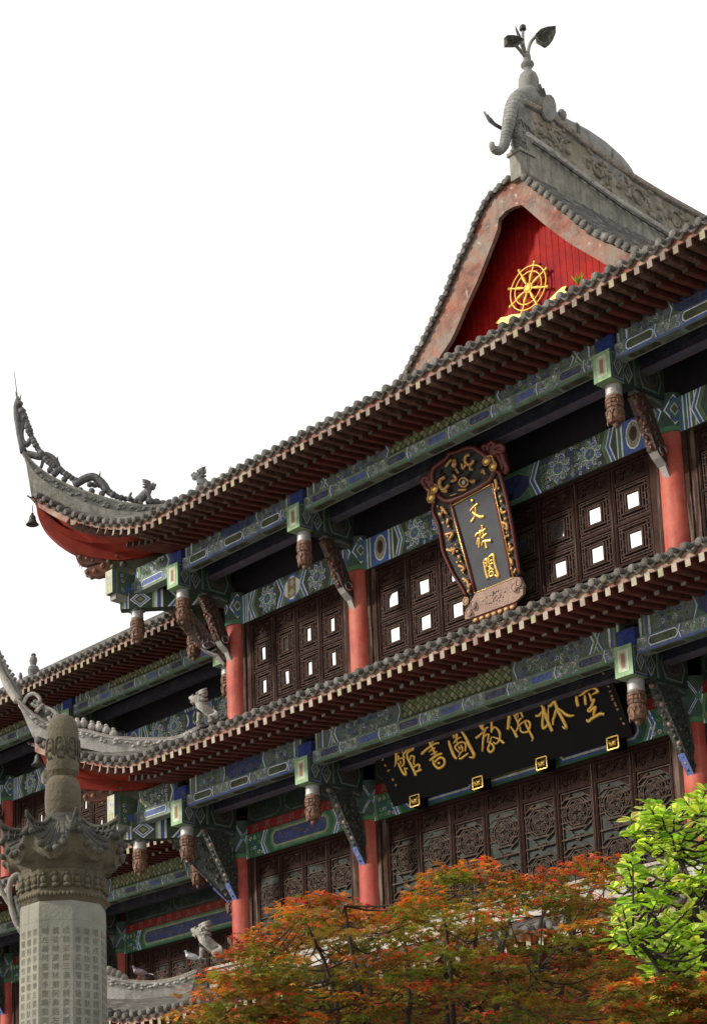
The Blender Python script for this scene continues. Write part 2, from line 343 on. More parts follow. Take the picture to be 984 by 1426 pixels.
def make_column(root,x,y,zb,zr,top=.72,r=.225,kind='U'):
    b=MB(); prof=[(r*1.07,zb)]+[(r*(1.06-.06*t),lerp(zb,zr,t)) for t in (.25,.5,.75,1)]
    b.lathe(prof,(x,y,0),'column_paint',n=28)
    c=b.build('column',root)
    p=MB(); R=r*1.04; p.lathe([(R,zr-.02),(R,zr+top)],(x,y,0),'painted',(.05,.09,.07),n=28)
    p.lathe([(R+.012,zr-.03),(R+.014,zr+.05),(R+.004,zr+.06)],(x,y,0),'painted',(.07,.20,.09),n=28)
    for k in range(4):
        S=Cyl((x,y,0),R,zr,-PI*.21+k*PI/2); h=top; w=R*PI/4*.92
        mid=.07+(h-.1)/2
        if kind=='U' :
            for (q,c_) in ((1.,WH),(.84,BL),(.62,GR),(.42,WH),(.34,(.12,.11,.06))):
                fill(p,S,[(-w*q,mid),(-w*q*.5,mid-(h*.42)*q*.5),(0,mid-h*.42*q),(w*q*.5,mid-h*.42*q*.5),(w*q,mid),(w*q*.5,mid+h*.42*q*.5),(0,mid+h*.42*q),(-w*q*.5,mid+h*.42*q*.5)],c_,.004+.003*(1-q)*4)
        else:
            for sg in (-1,1): line(p,S,[(-w*.9,mid-sg*h*.36),(w*.9,mid+sg*h*.36)],.035,WH,.004,sub=4); line(p,S,[(-w*.9,mid-sg*h*.36),(w*.9,mid+sg*h*.36)],.018,BL,.008,sub=4)
            fill(p,S,circ(0,mid,w*.3,8),GR,.01)
    p.build('painted_capital',c); return c

def lintel(root,x0,x1,y,zr,kind,big):
    L=x1-x0; b=MB(); z0=zr-.06
    if kind=='U':
        h=.58; b.box((x0,y,z0),(x1,y+.2,z0+h),'painted',GD)
        S=Sur((x0,y,z0),(1,0,0),(0,0,1),(0,-1,0)); a0,a1=.03,h-.03
        for sgn in (0,1):
            Q=S if not sgn else Sur((x1,y,z0),(-1,0,0),(0,0,1),(0,-1,0))
            x=bands(b,Q,.02,0,h,[(.03,GR),(.05,BL),(.025,WH),(.05,GR),(.02,WH),(.03,BL)])
            if big:
                fill(b,Q,[(x,0),(x+.42,0),(x+.42,h),(x,h)],BL,.001)
                fill(b,Q,circ(x+.21,h*.52,.15,12,0,.25),WH,.003); fill(b,Q,circ(x+.21,h*.52,.13,12,0,.225),(.30,.26,.20),.005); fill(b,Q,circ(x+.21,h*.55,.075,10,0,.13),(.05,.035,.025),.007)
                x+=.42
            x=bands(b,Q,x,0,h,[(.03,WH),(.06,GR),(.025,WH),(.03,GD)])
            x=bands(b,Q,x,0,h,[(.025,WH),(.05,BL),(.025,WH),(.05,GR),(.02,YG)],skew=-.12 if not big else .10)
            xe=x+(1.35 if big else .52)
            fill(b,Q,[(x,0),(xe,0),(xe,h),(x,h)],(.05,.07,.05),.001)
            scrolls(b,Q,x+.12,xe,.02,h-.02,[WH,BL,GL,(.35,.40,.30)],.003,seed=3,dens=1.6)
            for fx in ((.33,.98) if big else (.27,)): flower(b,Q,x+fx,h*.50,.26,.006)
            x=bands(b,Q,xe,0,h,[(.03,WH),(.06,BL),(.02,WH),(.07,GR),(.02,YG)],skew=.13)
            if not sgn: xs=x
        e=L-xs
        if big:
            fill(b,S,[(xs,.0),(e,.0),(e,h),(xs,h)],GR,.001); fill(b,S,hexa(xs+.03,e-.03,.07,h-.06,.35),YG,.003); fill(b,S,hexa(xs+.05,e-.05,.085,h-.075,.34),BD,.005)
            scrolls(b,S,xs+.3,e-.3,.12,h-.12,[BL,(.08,.12,.42),BD,(.06,.06,.2)],.007,seed=9,dens=1.4)
        else:
            fill(b,S,hexa(xs-.02,e+.02,.02,h-.02,.3),BL,.003); fill(b,S,hexa(xs+.03,e-.03,.06,h-.06,.28),WH,.005)
            trellis(b,S,xs+.13,e-.13,.10,h-.10,[(.42,.46,.36),(.30,.42,.40),(.24,.36,.22)],(.34,.23,.10),.007,p=.17)
        return b.build('painted_lintel',root)
    h=.46; b.box((x0,y,z0),(x1,y+.2,z0+h),'painted',(.03,.12,.05))
    S=Sur((x0,y,z0),(1,0,0),(0,0,1),(0,-1,0))
    for Q in (S,Sur((x1,y,z0),(-1,0,0),(0,0,1),(0,-1,0))):
        x=bands(b,Q,.02,.0,h,[(.03,WH),(.04,GR),(.02,YG)],skew=-.06) 
        scrolls(b,Q,x+.0,x+.42,.015,h-.03,[WH,BL,GL],.004,dens=1.3); x+=.42
        x=bands(b,Q,x,.0,h,[(.025,WH),(.05,BL),(.02,WH),(.06,GR)],skew=-.10)
    e=L-x; n=3 if big else 1; w=(e-x)/n
    for k in range(n): cartouche(b,S,x+k*w+.02,x+(k+1)*w-.02,.035,h-.01,BL if big else GR,WH if big else YG,BD if k!=1 else OL,.004,dr=(.22,.12,.08))
    if n==3:
        trellis(b,S,x+w+.25,x+2*w-.25,.13,h-.08,[GL,(.32,.36,.24)],(.28,.22,.08),.009,p=.15)
    b.box((x0,y+.03,z0+h+.004),(x1,y+.2,z0+h+.20),'painted',RD)
    S2=Sur((x0,y+.03,z0+h+.004),(1,0,0),(0,0,1),(0,-1,0)); k=.25
    while k<L-.2:
        for dx,dy in ((-.05,.06),(.05,.06),(0,.10),(-.03,.14),(.04,.14)): spiral(b,S2,k+dx,dy,.034,(.36,.20,.16),.003,1,k)
        k+=.34
    b.box((x0,y+.06,z0+h+.205),(x1,y+.2,z0+h+.72),'painted',(.025,.04,.03))
    S3=Sur((x0,y+.06,z0+h+.205),(1,0,0),(0,0,1),(0,-1,0)); w=L/(3 if not big else 5); k=0
    while k<L-.1:
        line(b,S3,hexa(k+.06,k+w-.06,.06,.46,.25),.022,(.09,.12,.11),.003,True); scrolls(b,S3,k+.3,k+w-.3,.12,.40,[(.08,.10,.07),(.05,.06,.12)],.003,dens=1.3); k+=w
    return b.build('painted_lintel',root)

LAT={}
def lattice_mesh(kind,w,z):
    """lattice of one door leaf in local coordinates x 0..w, z 0..h (front at y=0)"""
    b=MB(); t=.022; M='lattice_wood' if kind=='U' else 'lattice_tan'
    def bar(x0,z0,x1,z1,w_=t,y=0,d=.03):
        if abs(x1-x0)<1e-4 or abs(z1-z0)<1e-4: b.box((min(x0,x1)-w_/2,y,min(z0,z1)-w_/2),(max(x0,x1)+w_/2,y+d,max(z0,z1)+w_/2),M)
        else: b.beam((x0,y+d/2,z0),(x1,y+d/2,z1),w_,d,M,up=V((0,1,0)))
    def rect(x0,x1,z0,z1,w_=t,y=0,d=.03):
        bar(x0,z0,x1,z0,w_,y,d);bar(x0,z1,x1,z1,w_,y,d);bar(x0,z0+t,x0,z1-t,w_,y+.002,d);bar(x1,z0+t,x1,z1-t,w_,y+.002,d)
    def ring(cx,cz,r,n=8,w_=.014,y=.004):
        P=[(cx+r*math.cos(2*PI*i/n+.39),cz+r*math.sin(2*PI*i/n+.39)) for i in range(n+1)]
        for p,q in zip(P,P[1:]): b.beam((p[0],y+.012,p[1]),(q[0],y+.012,q[1]),w_,.024,M,up=V((0,1,0)))
    h=z
    if kind=='U':
        u=.06; v=.07
        rect(t,w-t,t,h-t,y=.006); rect(.075,w-.075,.065,h-.065); rect(.135,w-.135,.125,h-.125,y=.003); rect(.185,w-.185,.165,h-.165,.03,y=-.004)
        for zz in (.065,.125,h-.125,h-.065): bar(t*1.5,zz,w-t*1.5,zz,.018,y=-.002)
        for xx in (.075,w-.075):
            for zz in (h*.35,h*.65): bar(t if xx<w/2 else xx,zz,xx if xx<w/2 else w-t,zz,.018)
            ring(xx+(.033 if xx<w/2 else -.033),h*.53,.028); ring(xx+(.033 if xx<w/2 else -.033),h*.46,.022)
        for zz in (.145,h-.145):
            for dx in (-.05,0,.05): ring(w/2+dx,zz,.026)
        for xx in (w*.3,w*.7):
            for z0,z1 in ((t,.065),(h-.065,h-t)): bar(xx,z0,xx,z1,.018,y=.008)
    else:
        rect(t,w-t,t,h-t,.02,y=.008)
        cr=[(0,h,1,-1),(w,h,-1,-1),(0,0,1,1),(w,0,-1,1)]
        for (cx,cz_,sx,sz) in cr: b.prism([(cx,.030,cz_),(cx+sx*w*.42,.030,cz_),(cx,.030,cz_+sz*w*.42)],(0,.006,0),'dark_wood')
        for cz in (h*.77,h*.27):
            for i in range(26):
                a=i*2.4; rr=.034+.0125*i**.5*1.9; ring(w/2+rr*math.cos(a)*.95,cz+rr*math.sin(a)*1.25,.021,5,.012)
            R=min(w*.40,h*.21)
            for rr in (R,R*.84):
                P=[(w/2+rr*1.05*math.cos(PI/4*i+PI/8),cz+rr*math.sin(PI/4*i+PI/8)) for i in range(9)]
                for p,q in zip(P,P[1:]): bar(p[0],p[1],q[0],q[1],.018)
            for a in range(4):
                for q in (.33,.66): ring(w/2+R*q*.8*math.cos(a*PI/2+PI/4),cz+R*q*.8*math.sin(a*PI/2+PI/4),R*.20,6)
                ring(w/2+R*.52*math.cos(a*PI/2),cz+R*.52*math.sin(a*PI/2),R*.17,6)
            ring(w/2,cz,R*.26,8,.03); ring(w/2,cz,R*.10,6,.03)
            for sx in (-1,1):
                for dz in (-.13,.13): bar(w/2+sx*R*.75,cz+dz,w/2+sx*(w/2-t),cz+dz,.022,y=-.004)
                cx=w/2+sx*(w/2-.055); P=[(cx,cz-.07),(cx+.045,cz),(cx,cz+.07),(cx-.045,cz),(cx,cz-.07)]
                for p,q in zip(P,P[1:]): bar(p[0],p[1],q[0],q[1],.014)
                ring(cx,cz,.022,6)
            for dz in (R*.98,-R*.98): bar(w*.22,cz+dz,w*.78,cz+dz,.024,y=-.006)
            for dx,dz in ((-1,1),(1,1),(-1,-1),(1,-1)): bar(w/2+dx*(w/2-t),cz+dz*R*.75,w/2+dx*w*.16,cz+dz*R*1.22,.020)
        bar(t,h*.52,w-t,h*.52,.026,y=-.006); ring(w/2,h*.52,.045,8,.02)
        for dx in (-.06,.06): ring(w/2+dx,h*.52+.03,.025,6)
    return b.mesh('lattice',(0,0,0))
def carved_mesh(w,h):
    b=MB(); b.box((0,.02,0),(w,.05,h),'dark_wood')
    for k in (0,1):
        b.box((0,0,h*k-(.018 if k else 0)),(w,.03,h*k+(0 if k else .018)),'dark_wood'); b.box((w*k-(.018 if k else 0),.001,.018),(w*k+(0 if k else .018),.03,h-.018),'dark_wood')
    rnd=random.Random(4)
    for sg in (-1,1):
        P=[V((w/2+sg*w*.40*t,.012,h/2+h*.22*math.sin(t*7+sg))) for t in [i/10 for i in range(11)]]
        b.tube(P,.010,'dark_wood',(1,1,1),5)
        for i in range(1,10):
            a=rnd.uniform(0,6); b.ball(P[i]+V((.03*math.cos(a),0,.045*math.sin(a))),(.035,.012,.016),'dark_wood',n=6,k=4,T=Matrix.Rotation(a,3,'Y'))
    for i in range(46):
        a=rnd.uniform(0,6.3); x=rnd.uniform(.06,w-.06); z=rnd.uniform(.05,h-.05); r=rnd.uniform(.012,.022)
        b.tube([V((x+r*math.cos(a+q),.010,z+r*math.sin(a+q))) for q in (0,1.1,2.2,3.3)],.006,'lattice_tan',n=4)
    b.ball((w/2,.012,h/2),(.05,.015,.05),'dark_wood',n=8,k=4)
    return b.mesh('carved_panel',(0,0,0))
def doors(root,x0,x1,y,ztop,kind,n,zbot):
    """row of n door leaves between columns; jambs either side"""
    j=.235; b=MB()
    for (a,c) in ((x0,x0+j*.45),(x0+j*.5,x0+j*.97),(x1-j*.97,x1-j*.5),(x1-j*.45,x1)):
        b.box((a,y-.05 if (a==x0 or c==x1) else y-.02,zbot),(c,y+.08,ztop),'worn_frame')
    b.box((x0+j,y-.03,ztop-.07),(x1-j,y+.08,ztop),'dark_wood'); b.build('door_frame',root)
    w=(x1-x0-2*j)/n; fw=.055; ch=.27 
    key=(kind,round(w,3))
    H=.62 if kind=='U' else 1.62
    if key not in LAT:
        lw=w-2*fw
        f=MB()
        zt=ztop-.07-zbot
        f.box((.006,0,0),(fw,.06,zt),'dark_wood'); f.box((w-fw,0,0),(w-.006,.06,zt),'dark_wood')
        zc=zt-.03-ch
        rails=[zt-.03,zc-.045]
        if kind=='U': 
            z1=zc-.045-H; rails.append(z1-.045); z2=z1-.045-H; rails.append(z2-.06)
        else:
            z1=zc-.045-H; rails.append(z1-.06); z2=z1-.06-ch-.05; rails.append(z2-.05)
        for r_ in rails: f.box((fw,.002,r_),(w-fw,.055,r_+.045),'dark_wood')
        for xx in (fw*.5,w-fw*.5): f.box((xx-.006,-.008,0),(xx+.006,.002,zt),'worn_frame')
        f.box((fw,.05,0),(w-fw,.06,(z2-.06) if kind=='U' else z2-.05),'dark_wood')
        ls=[zc-.045-H,zc-.09-2*H] if kind=='U' else [zc-.045-H]
        LAT[key]=(f.mesh('door_panel',(0,0,0)),lattice_mesh(kind,lw,H),carved_mesh(lw,ch),ls,zc,z2,lw)
    fm,lm,cm,ls,zc,z2,lw=LAT[key]
    pk=('pane',key)
    if pk not in LAT:
        p=MB()
        if kind=='U': p.box((.19,.022,.17),(lw-.19,.026,H-.17),'window_glass')
        else: p.box((.01,.040,.01),(lw-.01,.044,H-.01),'glass_dim')
        LAT[pk]=p.mesh('window_pane',(0,0,0))
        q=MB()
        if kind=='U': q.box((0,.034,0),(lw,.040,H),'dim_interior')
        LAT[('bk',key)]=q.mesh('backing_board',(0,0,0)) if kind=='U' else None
    for i in range(n):
        X=x0+j+i*w; o=bpy.data.objects.new('door_panel',fm); COL.objects.link(o); o.location=V((X,y,zbot))-WL[root]; o.parent=root; WL[o]=V((X,y,zbot))
        def ch_(nm,me,loc,rz=0):
            c=bpy.data.objects.new(nm,me); COL.objects.link(c); c.parent=o; c.location=loc; c.rotation_euler=(rz*.5,0,rz); return c
        rnd=random.Random(i*7+int(x0*13)+int(ztop*5))
        for lz in ls:
            ch_('lattice',lm,(fw,.012,lz)); ch_('window_pane',LAT[pk],(fw,.012,lz),rnd.uniform(-.05,.05))
            if kind=='U': ch_('backing_board',LAT[('bk',key)],(fw,.03,lz))
        ch_('carved_panel',cm,(fw,.0,zc))
        if kind=='W': ch_('carved_panel',cm,(fw,.0,z2))

def eave_beam(root,x0,x1,y,z0,zs,z1,style,big):
    b=MB(); L=x1-x0; yb=y+.22
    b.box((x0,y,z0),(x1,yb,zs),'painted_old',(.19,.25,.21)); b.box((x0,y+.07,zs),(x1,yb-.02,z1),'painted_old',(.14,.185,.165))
    S=Sur((x0,y,z0),(1,0,0),(0,0,1),(0,-1,0)); U=Sur((x0,y+.07,zs),(1,0,0),(0,0,1),(0,-1,0)); B=Sur((x0,yb,z0),(1,0,0),(0,-1,0),(0,0,-1))
    h=zs-z0; hu=z1-zs; m='painted_old'
    fill(b,S,[(0,0),(L,0),(L,.035),(0,.035)],GR if big else BL,.001,m)
    n=max(1,int(round(L/(.92 if big else 1.0)))); w=L/n
    for k in range(n):
        a=k*w
        cartouche(b,S,a+w*.18,a+w*.72,.03,h-.006,GR if big else BL,YG if big else WH,(BD if k%2==0 else BL) if big else ((.06,.07,.03) if k%2 else (.05,.08,.045)),.002,m,dr=(.20,.11,.08) if big else (.13,.10,.05))
        for sx in (-1,1):
            for sy in (0,1): spiral(b,S,a+w*(.72+.14 if sx>0 else .14-.0)+sx*w*.035*(1 if sx>0 else 1),h*.30+sy*h*.40,h*.20,(WH if sy else (.45,.48,.60)),.003,sx,2.*sy,m)
            spiral(b,S,a+w*(.86 if sx>0 else .06),h*.55,h*.16,GL,.003,1,1,m)
        scrolls(b,S,a+w*.735,a+w*.995,.04,h-.01,[WH,(.35,.38,.40)],.0025,m); scrolls(b,S,a+.005,a+w*.165,.04,h-.01,[WH,(.35,.38,.40)],.0025,m)
        bands(b,S,a+w*.735,.03,h,[(.018,WH),(.02,BL)],-.03,.0022,m)
        fill(b,S,[(a+w*.92,h*.5),(a+w*.96,h*.32),(a+w*1.0,h*.5),(a+w*.96,h*.7)],GL,.004,m)
    for k in range(n):   # underside
        a=k*w; d=.22
        fill(b,B,hexa(a+w*.16,a+w*.74,.03,d-.03),(.14,.17,.13),.002,m); fill(b,B,hexa(a+w*.18,a+w*.72,.045,d-.045),(.028,.035,.024),.004,m)
        scrolls(b,B,a+w*.76,a+w*1.12 if k<n-1 else a+w*.98,.02,d-.02,[(.16,.18,.15),(.09,.13,.08)],.003,m,dens=1.6)
    # upper strip
    fill(b,U,[(0,0),(L,0),(L,.03),(0,.03)],GR,.002,m)
    e=.9 if big else .28
    for Q in (U,Sur((x1,y+.07,zs),(-1,0,0),(0,0,1),(0,-1,0))):
        x=bands(b,Q,.02,0,hu,[(.035,WH),(.04,GR),(.03,YG),(.05,BL),(.035,WH),(.04,GR)],.0,.003,m)
        if big:
            x=bands(b,Q,x+.03,0,hu,[(.03,BL),(.02,WH),(.05,GR),(.02,WH)],.10,.003,m); x=bands(b,Q,x+.10,0,hu,[(.02,WH),(.05,GR),(.03,WH),(.03,BL)],-.10,.003,m)
            scrolls(b,Q,x+.05,x+(1.25 if L>5.5 else .5),.03,hu-.01,[WH,BL,GL,(.35,.40,.50)],.003,m,dens=1.2); x+=(1.3 if L>5.5 else .55)
        else:
            scrolls(b,Q,x+.03,x+.62,.03,hu-.01,[WH,BL,GL],.003,m,dens=1.2); x+=.66
        xe=bands(b,Q,x,0,hu,[(.03,BL),(.02,WH),(.04,GR)],.07,.003,m)
    if big: trellis(b,U,xe+.06,L-xe-.06,.04,hu-.01,[(.26,.27,.13),(.34,.36,.24),(.14,.22,.08)],(.05,.045,.02),.003,m,p=.12)
    else:
        fill(b,U,hexa(xe+.02,L-xe-.02,.02,hu-.0,.2),GR,.003,m); fill(b,U,hexa(xe+.05,L-xe-.05,.045,hu-.02,.2),BD,.005,m)
        scrolls(b,U,xe+.15,L-xe-.15,.06,hu-.03,[BL,(.10,.13,.38)],.007,m,dens=1.2)
    return b.build('eave_beam',root)

def post(root,x,y,zr,kind='U',box=True,drop=True,green=True):
    """carved hanging post; y = column plane; the post hangs 1.35 m in front of it"""
    b=MB(); z0,z1=zr+.43,zr+.90; px,py=x,y-1.46
    b.box((x-.16,y-1.62,z0),(x+.16,y-1.29,z1),'painted',(.20,.30,.15))
    S=Sur((x-.16,y-1.62,z0),(1,0,0),(0,0,1),(0,-1,0)); h=z1-z0
    for d,c in ((0.,(.25,.40,.22)),(.065,(.50,.56,.42)),(.10,(.42,.44,.32)),(.125,(.28,.13,.08))):
        fill(b,S,[(d,d),(.32-d,d),(.32-d,h-d),(d,h-d)],c,.002+d*.06)
    S=Sur((x+.16,y-1.62,z0),(0,1,0),(0,0,1),(1,0,0))
    for d,c in ((0.,BD),(.03,(.20,.22,.24)),(.045,(.04,.06,.05))): fill(b,S,[(d,d),(.33-d,d),(.33-d,h-d),(d,h-d)],c,.002+d*.06)
    for q,c in ((1,(.30,.33,.30)),(.75,GD),(.45,(.22,.26,.24)),(.3,GD)): fill(b,S,[(.165-.10*q,h/2),(.165,h/2-.17*q),(.165+.10*q,h/2),(.165,h/2+.17*q)],c,.008+.004*(1-q)*3)
    b.box((x-.163,y-1.535,z1+.002),(x+.163,y-1.28,z1+.27),'painted',(.02,.04,.19))
    S=Sur((x-.163,y-1.535,z1+.002),(1,0,0),(0,0,1),(0,-1,0)); scrolls(b,S,.05,.28,.05,.22,[(.05,.10,.42),(.03,.06,.28)],.002,dens=1.)
    p=b.build('hanging_post',root)
    if drop: hang(p,x,y-1.37,zr+.425)
    return p
def hang(p,cx,cy,zt,sub='carved_drop'):
    c=MB(); c.lathe([(.118,zt-.19),(.128,zt-.17),(.122,zt-.12),(.125,zt-.03),(.118,zt)],(cx,cy,0),'silver_paint',n=20); c.build('silver_collar',p)
    d=MB(); n=24
    def mod(a,z): return 1+.03*math.cos(a*8)
    d.lathe([(.04,zt-.665),(.05,zt-.62),(.10,zt-.615),(.108,zt-.60),(.128,zt-.56),(.134,zt-.49),(.130,zt-.42),(.112,zt-.385),(.13,zt-.375),(.135,zt-.335),(.118,zt-.325),(.133,zt-.31),(.136,zt-.275),(.12,zt-.265),(.135,zt-.25),(.13,zt-.215),(.115,zt-.19)],(cx,cy,0),'carved_brown',n=n,mod=mod)
    for k in range(8):
        a=2*PI*k/8+.2; ux,uy=math.cos(a),math.sin(a)
        if k%2==0: d.tube([(cx+ux*.132,cy+uy*.132,zt-.52),(cx+ux*.134,cy+uy*.134,zt-.60),(cx+ux*.130,cy+uy*.130,zt-.635)],[.012,.013,.009],'carved_brown',n=5)
        d.tube([(cx+(ux*math.cos(q)-uy*math.sin(q))*.137,cy+(uy*math.cos(q)+ux*math.sin(q))*.137,zt-.47-.045*math.cos(q*9)) for q in [j*.1-.3 for j in range(7)]],.009,'carved_brown',n=4)
        d.tube([(cx+ux*.125,cy+uy*.125,zt-.22),(cx+ux*.138,cy+uy*.138,zt-.30),(cx+ux*.128,cy+uy*.128,zt-.38)],.009,'carved_brown',n=4)
    d.ball((cx,cy,zt-.655),.05,'carved_brown'); d.build(sub,p)

def tie_beam(root,T,zr,ztop,y0=-1.29,y1=-.2):
    """T maps (along, across, z) to the world: along runs from the post (y0) to the column (y1)"""
    b=MB(); w=.10
    b.box((y0,-w,zr+.46),(-.98,w,ztop),'painted',(.03,.05,.04),T); b.box((-.98,-w*.8,zr+.50),(y1,w*.8,ztop),'painted',(.03,.05,.04),T)
    b.box((-.95,-w*.5,zr+.40),(-.25,w*.5,zr+.499),'painted',(.08,.10,.08),T)
    for sg in (1,-1):
        def S(a,c,h=0,sg=sg,ww=w): return T(a,sg*(ww+h),c)
        def S2(a,c,h=0,sg=sg): return T(a,sg*(w*.8+h),c)
        z0=zr+.46
        for q,cc in ((1,(.26,.28,.24)),(.72,(.03,.06,.05)),(.45,(.22,.24,.2)),(.28,(.04,.05,.04))):
            fill(b,S,[(-1.13-.13*q,z0+.22),(-1.13,z0+.22-.2*q),(-1.13+.13*q,z0+.22),(-1.13,z0+.22+.2*q)],cc,.002+.004*(1-q)*2)
        bz=[(-.985,-.96,(.05,.08,.25)),(-.955,-.93,(.22,.25,.22)),(-.925,-.89,(.05,.13,.07))]
        for a0,a1,cc in bz: fill(b,S2,[(a0,z0+.06),(a1,z0+.06),(a1,ztop),(a0,ztop)],cc,.003)
        zc=zr+.78
        for q,cc in ((1,(.06,.16,.09)),(.93,(.24,.26,.23)),(.88,(.05,.055,.045))):
            fill(b,S2,[(-.56-.30*q,zc),(-.56-.20*q,zc-.24*q),(-.56+.20*q,zc-.24*q),(-.56+.30*q,zc),(-.56+.20*q,zc+.24*q),(-.56-.20*q,zc+.24*q)],cc,.002+.01*(1-q)*2)
        line(b,S2,circ(-.56,zc,.17,12,0,.14),.018,(.14,.12,.07),.009,True); scrolls(b,S2,-.67,-.45,zc-.1,zc+.1,[(.13,.10,.06),(.08,.09,.05)],.009,dens=1)
        line(b,S,[(-.95,zr+.44),(-.8,zr+.46),(-.7,zr+.42),(-.5,zr+.45),(-.3,zr+.42)],.03,(.20,.22,.19),-.04)
    return b.build('tie_beam',root)

def strut(root,T,zr,kind):
    """carved bracket from the tie beam down to the column; T(along, across, z)"""
    b=MB()
    if kind=='U':
        M='strut_brown'; w=.085
        path=[(-.86,.44),(-.74,.30),(-.63,.10),(-.53,-.12),(-.43,-.33),(-.36,-.44)]
        wd=[.10,.12,.125,.13,.13,.10]
        A=[];Bq=[]
        for i,(a,z) in enumerate(path):
            j=min(i+1,len(path)-1);k=max(i-1,0); dx,dz=path[j][0]-path[k][0],path[j][1]-path[k][1]; L=math.hypot(dx,dz); nx,nz=-dz/L,dx/L
            A.append((a+nx*wd[i],z+nz*wd[i])); Bq.append((a-nx*wd[i],z-nz*wd[i]))
        for i in range(len(path)-1):
            q=[A[i],A[i+1],Bq[i+1],Bq[i]]; vs=[T(a,s*w,zr+z) for s in (-1,1) for a,z in q]
            b.faces(vs,[(3,2,1,0),(4,5,6,7),(0,1,5,4),(2,3,7,6)],M)
        rnd=random.Random(5)
        for i in range(16):    # carved red and gold relief on the outer edge
            t=i/15; a=lerp(-.92,-.55,t)+.0; z=lerp(.36,-.36,t)
            b.ball(T(a-.005,rnd.uniform(-.05,.05),zr+z),(.035,.035,.045),'carved_brown' if i%3 else 'plaque_red',n=6,k=4)
        for i in range(18):
            t=rnd.random(); a=lerp(-.80,-.42,t)+rnd.uniform(-.05,.07); z=lerp(.34,-.36,t)+rnd.uniform(-.03,.03); 
            b.ball(T(a,w,zr+z),(.045,.018,.05),M,n=6,k=4); b.ball(T(a,-w,zr+z),(.045,.018,.05),M,n=6,k=4)
        s=MB()
        ends=[(-.52,-.30),(-.50,-.42),(-.43,-.50),(-.35,-.56),(-.30,-.60)]
        for i in range(len(ends)-1):
            a0,a1=ends[i],ends[i+1]; s.beam(T(a0[0],0,zr+a0[1]),T(a1[0],0,zr+a1[1]),.15,.03,'silver_paint',up=V((0,0,1)))
        for sg in (-1,1):
            sp=[T(-.40+.10*math.cos(t)*(1-t*.09),sg*(w+.005),zr-.40+.10*math.sin(t)*(1-t*.09)) for t in [k*.6 for k in range(9)]]
            s.tube(sp,.014,'silver_paint',n=5)
        s.beam(T(-.31,0,zr-.56),T(-.19,0,zr-.79),.11,.045,'silver_paint'); s.ball(T(-.31,0,zr-.52),.05,'strut_brown')
        b.beam(T(-.28,0,zr-.42),T(-.19,0,zr-.70),.09,.07,M)
        p=b.build('bracket_strut',root); s.build('scroll_end',p); return p
    M='strut_dark'; w=.075
    A=[(-.97,.44),(-.74,.02),(-.50,-.36),(-.22,-.80)]; B=[(-.52,.46),(-.36,.18),(-.25,-.18),(-.165,-.74)]
    for i in range(3):
        q=[A[i],A[i+1],B[i+1],B[i]]; vs=[T(a,s_*w,zr+z) for s_ in (-1,1) for a,z in q]; b.faces(vs,[(3,2,1,0),(4,5,6,7),(0,1,5,4),(2,3,7,6)],M)
    rnd=random.Random(8)
    for i in range(60):
        t=rnd.random(); s_=rnd.random(); a=lerp(lerp(-.95,-.24,t),lerp(-.50,-.18,t),s_); z=lerp(.42,-.72,t)
        b.ball(T(a,w*rnd.choice((-1,1)),zr+z),(.04,.022,.035),M,n=6,k=4)
    for i in range(14):
        t=i/13; b.ball(T(lerp(-.97,-.25,t),rnd.uniform(-.03,.03),zr+lerp(.42,-.74,t)),(.04,.05,.04),'pink_board' if i%3==0 else M,n=6,k=4)
    for q in (A,B): b.tube([T(a,w+.004,zr+z) for a,z in q],.015,'strut_dark',n=5); 
    p=b.build('bracket_strut',root)
    s=MB(); s.beam(T(-.40,0,zr-.53),T(-.20,0,zr-.82),.12,.05,'painted',(.13,.17,.42)); s.build('scroll_end',p); return p
PITCH=.2255
